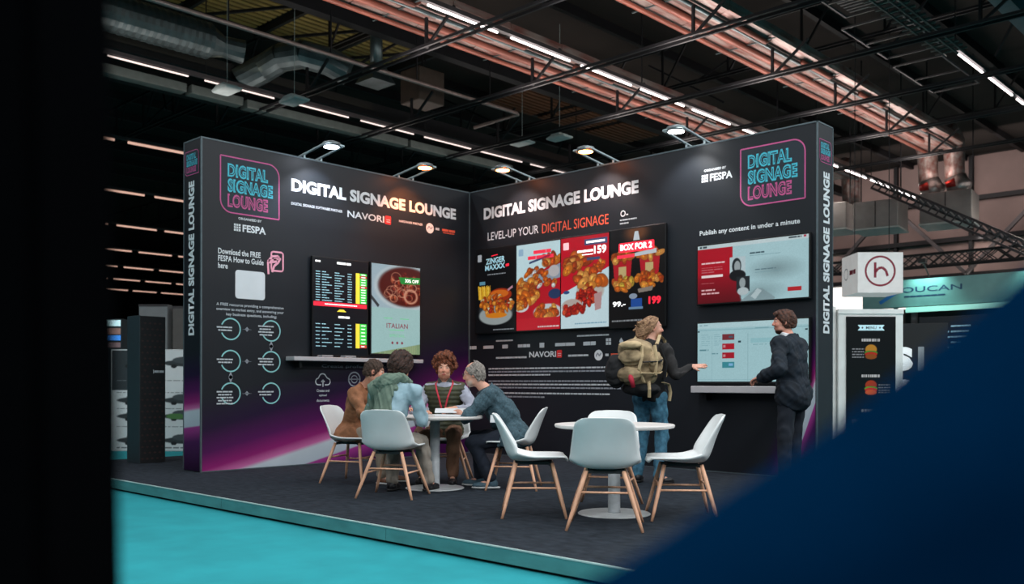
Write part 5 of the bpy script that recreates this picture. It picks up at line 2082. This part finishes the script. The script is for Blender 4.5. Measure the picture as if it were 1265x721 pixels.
# green vest: covers the left part of the back, open on the right shoulder
S = P2.torso(Sdf(), .028)
S.cap(P2.sh[0], P2.sh[0]+(P2.elb[0]-P2.sh[0])*.95, .082, .072, .03)
S.cut(P2.nb+P2.tu*.01, P2.tu+P2.tf*.2)
S.cut(P2.ch-P2.tl*.045, -P2.tl+P2.tu*.10, .01)
S.cut(V3(0, 0, .52), V3(0, 0, -1))
M_grn = mat('sage green cotton', '66786a', .9, var=.14, scale=14, bump=.3)
P2.part('vest', S, M_grn, .0095, wob(.009, 22, 23))
S = Sdf()
n_, tl, tu, tf = P2.nb, P2.tl, P2.tu, P2.tf
ringpts = [n_+tu*.055+tf*.06-tl*.09, n_+tu*.05-tf*.03-tl*.085, n_+tu*.03-tf*.085-tl*.02, n_+tu*.01-tf*.10+tl*.07, n_-tu*.005-tf*.07+tl*.145, n_+tu*.0+tf*.01+tl*.15, n_+tu*.04+tf*.07+tl*.10]
rad = [.030, .042, .050, .056, .050, .045, .035]
for i in range(len(ringpts)-1):
    S.cap(ringpts[i], ringpts[i+1], rad[i], rad[i+1], .03)
S.ell(n_-tu*.055-tf*.095+tl*.035, (.055, .12, .07), .04, np.stack([tf, tl, tu]))
S.cap(n_+tl*.12-tf*.05-tu*.01, n_+tl*.20-tf*.06-tu*.05, .04, .022, .03)
P2.part('hood', S, M_grn, .008, wob(.010, 34, 25))
P2.hair(mat('dark brown hair', '1d1614', .75, var=.5, scale=50, bump=.6, col2='4a2c20'), t=.030, amp=.008, fr=70, low=-.07, extra=lambda S, c, f, l, u, R: S.ell(c-f*.01+u*.075, (.095, .08, .055), .03, R))
P2.trousers(mat('stone trousers', '9a9186', .9, var=.10, scale=20), .014)
P2.shoes(M_shoe_b, M_sole_b)

# --- curly hair, olive quilted vest, red lanyard, facing us
P3 = Person('curly-haired person in an olive quilted vest with a red lanyard, facing the camera', (2.67, -2.89), math.radians(-50), (.03, 0, .55), (.10, .0, 1.05), (.155, .0, 1.225),
            hyaw=math.radians(6), hpitch=-.04, hroll=-.05, wrists=((.40, .16, .80), (.36, -.24, .60)), ankles=((.44, .13, .09), (.40, -.20, .09)), poleL=(-.3, .8, -.5), poleR=(-.3, -.8, -.4))
P3.body('dca48a', beard='a8705a', beard_z=(-.1, -.055), brow='4a2c1c')
S = P3.torso(Sdf(), .010); P3.arms(S, .015, .95)
S.cut(P3.nb+P3.tu*.045+P3.tf*.03, P3.tu+P3.tf*.2); S.cut(V3(0, 0, .48), V3(0, 0, -1))
P3.part('shirt', S, mat('pale grey shirt', '9fa3b2', .85, var=.08, scale=16), .0095, wob(.007, 26, 31))
S = P3.torso(Sdf(), .030)
S.cut(P3.nb+P3.tu*.015, P3.tu+P3.tf*.25)
S.cut(P3.nb+P3.tf*.105-P3.tu*.02, unit(P3.tf+P3.tu*1.2))
for q in (0, 1):
    S.ell(P3.sh[q]+P3.tl*(.055 if q == 0 else -.055)-P3.tu*.03, (.09, .055, .12), .01, np.stack([P3.tf, P3.tl, P3.tu]), -1)
S.cut(V3(0, 0, .50), V3(0, 0, -1))
P3.part('quilted_vest', S, mat('olive quilted nylon', '33372a', .6, var=.15, scale=18, col2='464a2c'), .0085, lambda P: -.008*np.abs(np.sin((P[:, 2]-.5)*math.pi/.048)))
S = Sdf(); S.cap(P3.nb-P3.tu*.01+P3.tf*.005, P3.nb+P3.tu*.055+P3.tf*.02, .085, .078, .02); S.cut(P3.nb+P3.tu*.07+P3.tf*.02, P3.tu-P3.tf*.5); S.cut(P3.nb+P3.tf*.06+P3.tu*.03, unit(P3.tf*1.0+P3.tu*.2))
P3.part('collar', S, mat('grey knit collar', '4a4c48', .85), .008)
n_, tf, tl, tu = P3.nb, P3.tf, P3.tl, P3.tu
for sg in (1, -1):
    bm = BM()
    pts = [n_+tl*.075*sg-tf*.03+tu*.05, n_+tl*.095*sg+tf*.06+tu*.025, n_+tl*.078*sg+tf*.125-tu*.03, n_+tl*.05*sg+tf*.163-tu*.11, n_+tl*.015*sg+tf*.178-tu*.25]
    tube(bm, [Vector(p) for p in pts], .009, 6, True, .4)
    obj('lanyard', bm, mat('red lanyard ribbon', 'b8263a', .6), P3.t)
M_curl = mat('curly auburn hair', '4a2616', .8, var=.5, scale=40, bump=.6, col2='8a4a2c')


def curls(S, c, f, l, u, R):
    r = random.Random(4)
    for k in range(60):
        a, b = r.uniform(0, 2*PI), r.uniform(-.25, 1.4)
        d = f*math.cos(a)*math.cos(b)*.098+l*math.sin(a)*math.cos(b)*.090+u*(math.sin(b)*.105+.035)-f*.012
        if d@f > .035 and d@u < .085:
            continue
        q = r.uniform(.022, .036)
        S.ell(c+d*1.22, (q, q, q), .012)


P3.hair(M_curl, t=.018, amp=.009, fr=90, low=-.05, extra=curls)
P3.trousers(mat('rust brown trousers', '7d5a45', .9, var=.12, scale=20), .012)
P3.shoes(M_shoe_b, M_sole_b)

# --- grey hair, glasses, tweed jacket, leaning on the table
P4 = Person('grey-haired person with glasses and a blue green tweed jacket leaning onto the table', (3.80, -2.93), math.radians(218), (.02, 0, .545), (.315, .0, .975), (.455, .0, 1.155),
            hyaw=math.radians(-4), hpitch=-.16, wrists=((.60, .07, .775), (.66, -.14, .775)), ankles=((.26, .10, .09), (.40, -.14, .09)), poleL=(.1, .9, -.6), poleR=(.2, -.8, -.6), kneeL=(1, .1, .7), kneeR=(1, -.1, .6), sh_w=.195)
P4.body('d09a84', beard='b9a294', beard_z=(-.1, -.045), brow='8a7a70')
S = P4.torso(Sdf(), .024, .03); P4.arms(S, .022, .93)
S.ell(P4.pel+V3(.0, 0, -.03), (.180, .225, .15), .05)
S.cap(P4.pel+V3(.02, .16, 0), P4.pel+V3(.10, .19, -.08), .07, .07, .04)
S.cut(P4.nb+P4.tu*.03+P4.tf*.02, P4.tu+P4.tf*.3); S.cut(V3(0, 0, .43), V3(0, 0, -1))
M_tw = mat('blue green tweed', '364b54', .95, var=.12, scale=55, bump=.5, col2='46606b')
P4.part('jacket', S, M_tw, .0095, wob(.009, 22, 41))
S = Sdf(); S.cap(P4.nb-P4.tu*.01, P4.nb+P4.tu*.03+P4.tf*.03, .085, .072, .02); S.cut(P4.nb+P4.tu*.055, P4.tu)
P4.part('collar', S, mat('dark tweed collar', '2b3a42', .95), .008)
M_gh = mat('grey hair', '6f665f', .8, var=.4, scale=60, bump=.5, col2='a09890')
P4.hair(M_gh, t=.012, amp=.005, fr=70, low=-.075, temple=.0,
        crown_cut=lambda S, c, f, l, u, R: S.ell(c+f*.055+u*.125, (.085, .075, .07), .02, R, -1))
hf, hl, hu, hc = P4.hf, P4.hl, P4.hu, P4.head
bm = BM()
for sg in (1, -1):
    cc = hc+hf*.105+hl*.033*sg+hu*.014
    pts = [Vector(cc+hl*.022*math.cos(a)+hu*.017*math.sin(a)) for a in np.linspace(0, 2*PI, 15)]
    tube(bm, pts, .0022, 5, False)
    tube(bm, [Vector(hc+hf*.104+hl*.056*sg+hu*.018), Vector(hc+hf*.02+hl*.082*sg+hu*.018), Vector(hc-hf*.015+hl*.082*sg+hu*.004)], .0025, 5)
tube(bm, [Vector(hc+hf*.108+hl*.011+hu*.016), Vector(hc+hf*.108-hl*.011+hu*.016)], .0022, 5)
obj('glasses', bm, mat('dark glasses frame', '3a2a2a', .4), P4.t)
P4.trousers(mat('navy trousers', '131c2a', .9, var=.12, scale=20), .012)
P4.shoes(mat('grey blue trainer', '3c5562', .7, var=.2, scale=30), M_sole_w)
# sock stripe and name badge
bm = BM(); a = P4.ank[1]; tube(bm, [Vector(a+V3(0, 0, .02)), Vector(a+(P4.kne[1]-a)*.18)], .046, 12)
obj('sock', bm, mat('coral sock', 'c4525a', .8), P4.t)
bm = BM(); box(bm, -.045, .045, -.003, .003, -.04, .04, .004)
bm.transform(Matrix.Translation(Vector(P4.elb[0]*.0+P4.pel+V3(.19, .235, .17))) @ Matrix.Rotation(.3, 4, 'X'))
obj('name_badge', bm, mat('white card', 'd4d8da', .5, var=.04), P4.t)

# --- standing with the camouflage rucksack
P5 = Person('standing person in a black top and jeans, holding out an open hand', (4.50, -1.62), math.radians(100), (.0, 0, .955), (.03, .0, 1.475), (.075, .0, 1.655),
            hyaw=math.radians(-50), hpitch=.02, wrists=((.22, .20, 1.12), (.18, -.405, 1.25)), ankles=((.05, .16, .09), (-.02, -.12, .09)), poleL=(-.6, .3, -.8), poleR=(-.7, -.1, -1), kneeL=(1, .05, 0), kneeR=(1, -.05, 0),
            toes=(.3, -.5), curl=(.5, .12), handdir=[None, ((.142, -.963, .06), (.5, .1, -.9))])
P5.body('d09a84', beard='9a6a4c', beard_z=(-.1, -.03), brow='8a5a3c')
S = P5.torso(Sdf(), .024); P5.arms(S, .014, .97)
S.cut(P5.nb+P5.tu*.04+P5.tf*.02, P5.tu+P5.tf*.2); S.cut(V3(0, 0, .885), V3(0, 0, -1))
P5.part('jumper', S, mat('black jumper', '1c1b1c', .9, var=.25, scale=24, bump=.3), .0095, wob(.008, 24, 51))
P5.trousers(mat('blue denim', '2f5e78', .85, var=.25, scale=18, bump=.3, col2='4d86a0'), .010, to=.97)
P5.shoes(M_shoe_b, M_sole_b)
M_fair = mat('fair reddish hair', '6b4630', .8, var=.45, scale=45, bump=.6, stretch=(1, 1, 2), col2='b08a68')


def longhair(S, c, f, l, u, R):
    S.ell(c-f*.10+u*.0, (.075, .065, .07), .04, R)
    S.ell(c-f*.13-u*.06, (.055, .06, .07), .04, R)
    S.cap(c-f*.09-u*.06, c-f*.10-u*.16, .05, .03, .03)
    r = random.Random(9)
    for k in range(16):
        a = c-f*r.uniform(.05, .13)+u*r.uniform(-.02, .09)+l*r.uniform(-.05, .05)
        S.cap(a, a-f*r.uniform(.04, .08)-u*r.uniform(-.02, .06), .020, .008, .012)


P5.hair(M_fair, t=.012, amp=.004, fr=60, low=-.17, extra=longhair, temple=-.02)

# --- suit, in front of the lower screen
P6 = Person('standing person in a dark navy suit facing left in front of the lower screen', (5.79, -.92), math.radians(178), (.0, 0, .985), (.045, .0, 1.515), (.105, .0, 1.70),
            hyaw=math.radians(34), hpitch=.0, wrists=((.20, .27, 1.14), (.30, .06, 1.13)), ankles=((.02, .13, .09), (.06, -.13, .09)), poleL=(-.5, .5, -.8), poleR=(-.5, -.5, -.8), kneeL=(1, .05, 0), kneeR=(1, -.05, 0), sh_w=.215,
            curl=.75, chest_yaw=.05)
P6.body('cf8f7a', beard='3a241c', beard_z=(-.12, -.066), brow='3a241c')
S = P6.torso(Sdf(), .034, .03); P6.arms(S, .028, .95)
S.ell(P6.pel+V3(-.01, 0, -.03), (.165, .225, .20), .06)
S.cut(P6.nb+P6.tu*.03+P6.tf*.02, P6.tu+P6.tf*.3); S.cut(V3(0, 0, .80), V3(0, 0, -1))
M_suit = mat('dark navy suit', '0b1621', .85, var=.2, scale=14, col2='11202e')
P6.part('suit_jacket', S, M_suit, .0095, wob(.007, 18, 61))
S = Sdf(); S.cap(P6.nb+P6.tu*.02, P6.nb+P6.tu*.07+P6.tf*.025, .066, .062, .01); S.cut(P6.nb+P6.tu*.085+P6.tf*.02, P6.tu-P6.tf*.4)
P6.part('shirt_collar', S, mat('white shirt collar', 'd8dade', .8), .007)
P6.trousers(mat('dark suit trousers', '0f1824', .85), .016, to=.97)
P6.shoes(M_shoe_b, M_sole_b)
P6.hair(mat('dark auburn hair', '2a1a15', .75, var=.5, scale=50, bump=.5, col2='5a3322'), t=.013, amp=.005, fr=70, low=-.055, extra=lambda S, c, f, l, u, R: S.ell(c+f*.045+u*.088, (.06, .062, .032), .03, R), front=-.012)

# ------------------------------------------------------------------ rucksack on the standing person's back
M_camo = mat('sand camouflage cloth', 'c2aa84', .9, var=.1, scale=11, bump=.3, col2='5c4c38')
M_camo_l = mat('sand webbing', 'b9a37e', .85, var=.12, scale=20)
M_bkc = mat('black pack cloth', '101114', .85, var=.2)
bp = thing('rucksack', 'sand camouflage rucksack with black side pockets worn by the standing person', 'bag', (4.50, -1.62, 0), math.radians(96))
bp.scale = (1.15, 1.4, 1.03)
S = Sdf()
S.ell((-.245, 0, 1.27), (.13, .165, .20), .05)
S.ell((-.24, 0, 1.13), (.13, .165, .14), .05)
S.ell((-.27, 0, 1.40), (.12, .14, .08), .04)
S.cut((-.115, 0, 1.2), (1, 0, 0), .01)
P_, Q_ = S.mesh(.010, wob(.007, 30, 71))
link('main_pack', npmesh('main_pack', P_, Q_, None, True), M_camo, bp)
for (c_, r_, m_, nm) in (((-.38, -.02, 1.30), (.05, .10, .085), M_camo, 'pocket'), ((-.385, .0, 1.13), (.06, .11, .075), M_camo, 'pocket'), ((-.25, -.17, 1.24), (.08, .045, .11), M_camo, 'pocket'), ((-.36, .12, 1.16), (.09, .08, .17), M_bkc, 'pocket'),
                         ((-.22, -.03, .985), (.13, .15, .075), M_bkc, 'lumbar_pocket'), ((-.40, -.02, 1.425), (.055, .09, .04), M_camo_l, 'lid')):
    S = Sdf(); S.ell(c_, r_, .02)
    P_, Q_ = S.mesh(.009, wob(.005, 40, 72))
    link(nm, npmesh(nm, P_, Q_, None, True), m_, bp)
for (pts, m_) in (([(-.12, -.115, 1.44), (-.03, -.10, 1.535), (.06, -.10, 1.49), (.125, -.095, 1.36), (.10, -.125, 1.20), (-.05, -.15, 1.10)], M_camo_l),
                  ([(-.12, .115, 1.44), (-.03, .10, 1.535), (.06, .10, 1.49), (.125, .095, 1.36), (.10, .125, 1.20), (-.05, .15, 1.10)], M_camo_l),
                  ([(-.13, -.17, 1.05), (.02, -.155, 1.03), (.12, -.09, 1.03), (.145, 0, 1.03)], M_camo_l),
                  ([(-.36, -.10, 1.42), (-.40, -.12, 1.30), (-.41, -.10, 1.18), (-.36, -.12, 1.05)], M_camo_l),
                  ([(-.28, -.17, 1.42), (-.31, -.20, 1.28), (-.31, -.19, 1.12)], M_camo_l),
                  ([(-.20, -.18, 1.40), (-.17, -.215, 1.24), (-.17, -.20, 1.08)], M_bkc),
                  ([(-.14, -.17, 1.30), (-.28, -.22, 1.26), (-.40, -.13, 1.25)], M_bkc),
                  ([(-.14, -.16, 1.16), (-.28, -.21, 1.14), (-.42, -.12, 1.14)], M_camo_l),
                  ([(-.30, -.13, 1.06), (-.33, -.15, .98), (-.31, -.14, .90)], M_camo_l),
                  ([(.02, -.155, 1.03), (.03, -.165, .95), (.02, -.16, .86)], M_camo_l)):
    bm = BM(); tube(bm, pts, .014, 6, True, .5)
    obj('strap', bm, m_, bp)
bm = BM(); tube(bm, [(-.42, -.03, 1.14), (-.44, -.05, 1.08), (-.42, -.06, 1.00)], [.014, .022, .016], 8)
obj('red_tag', bm, mat('red pouch', 'b02038', .7), bp, True)
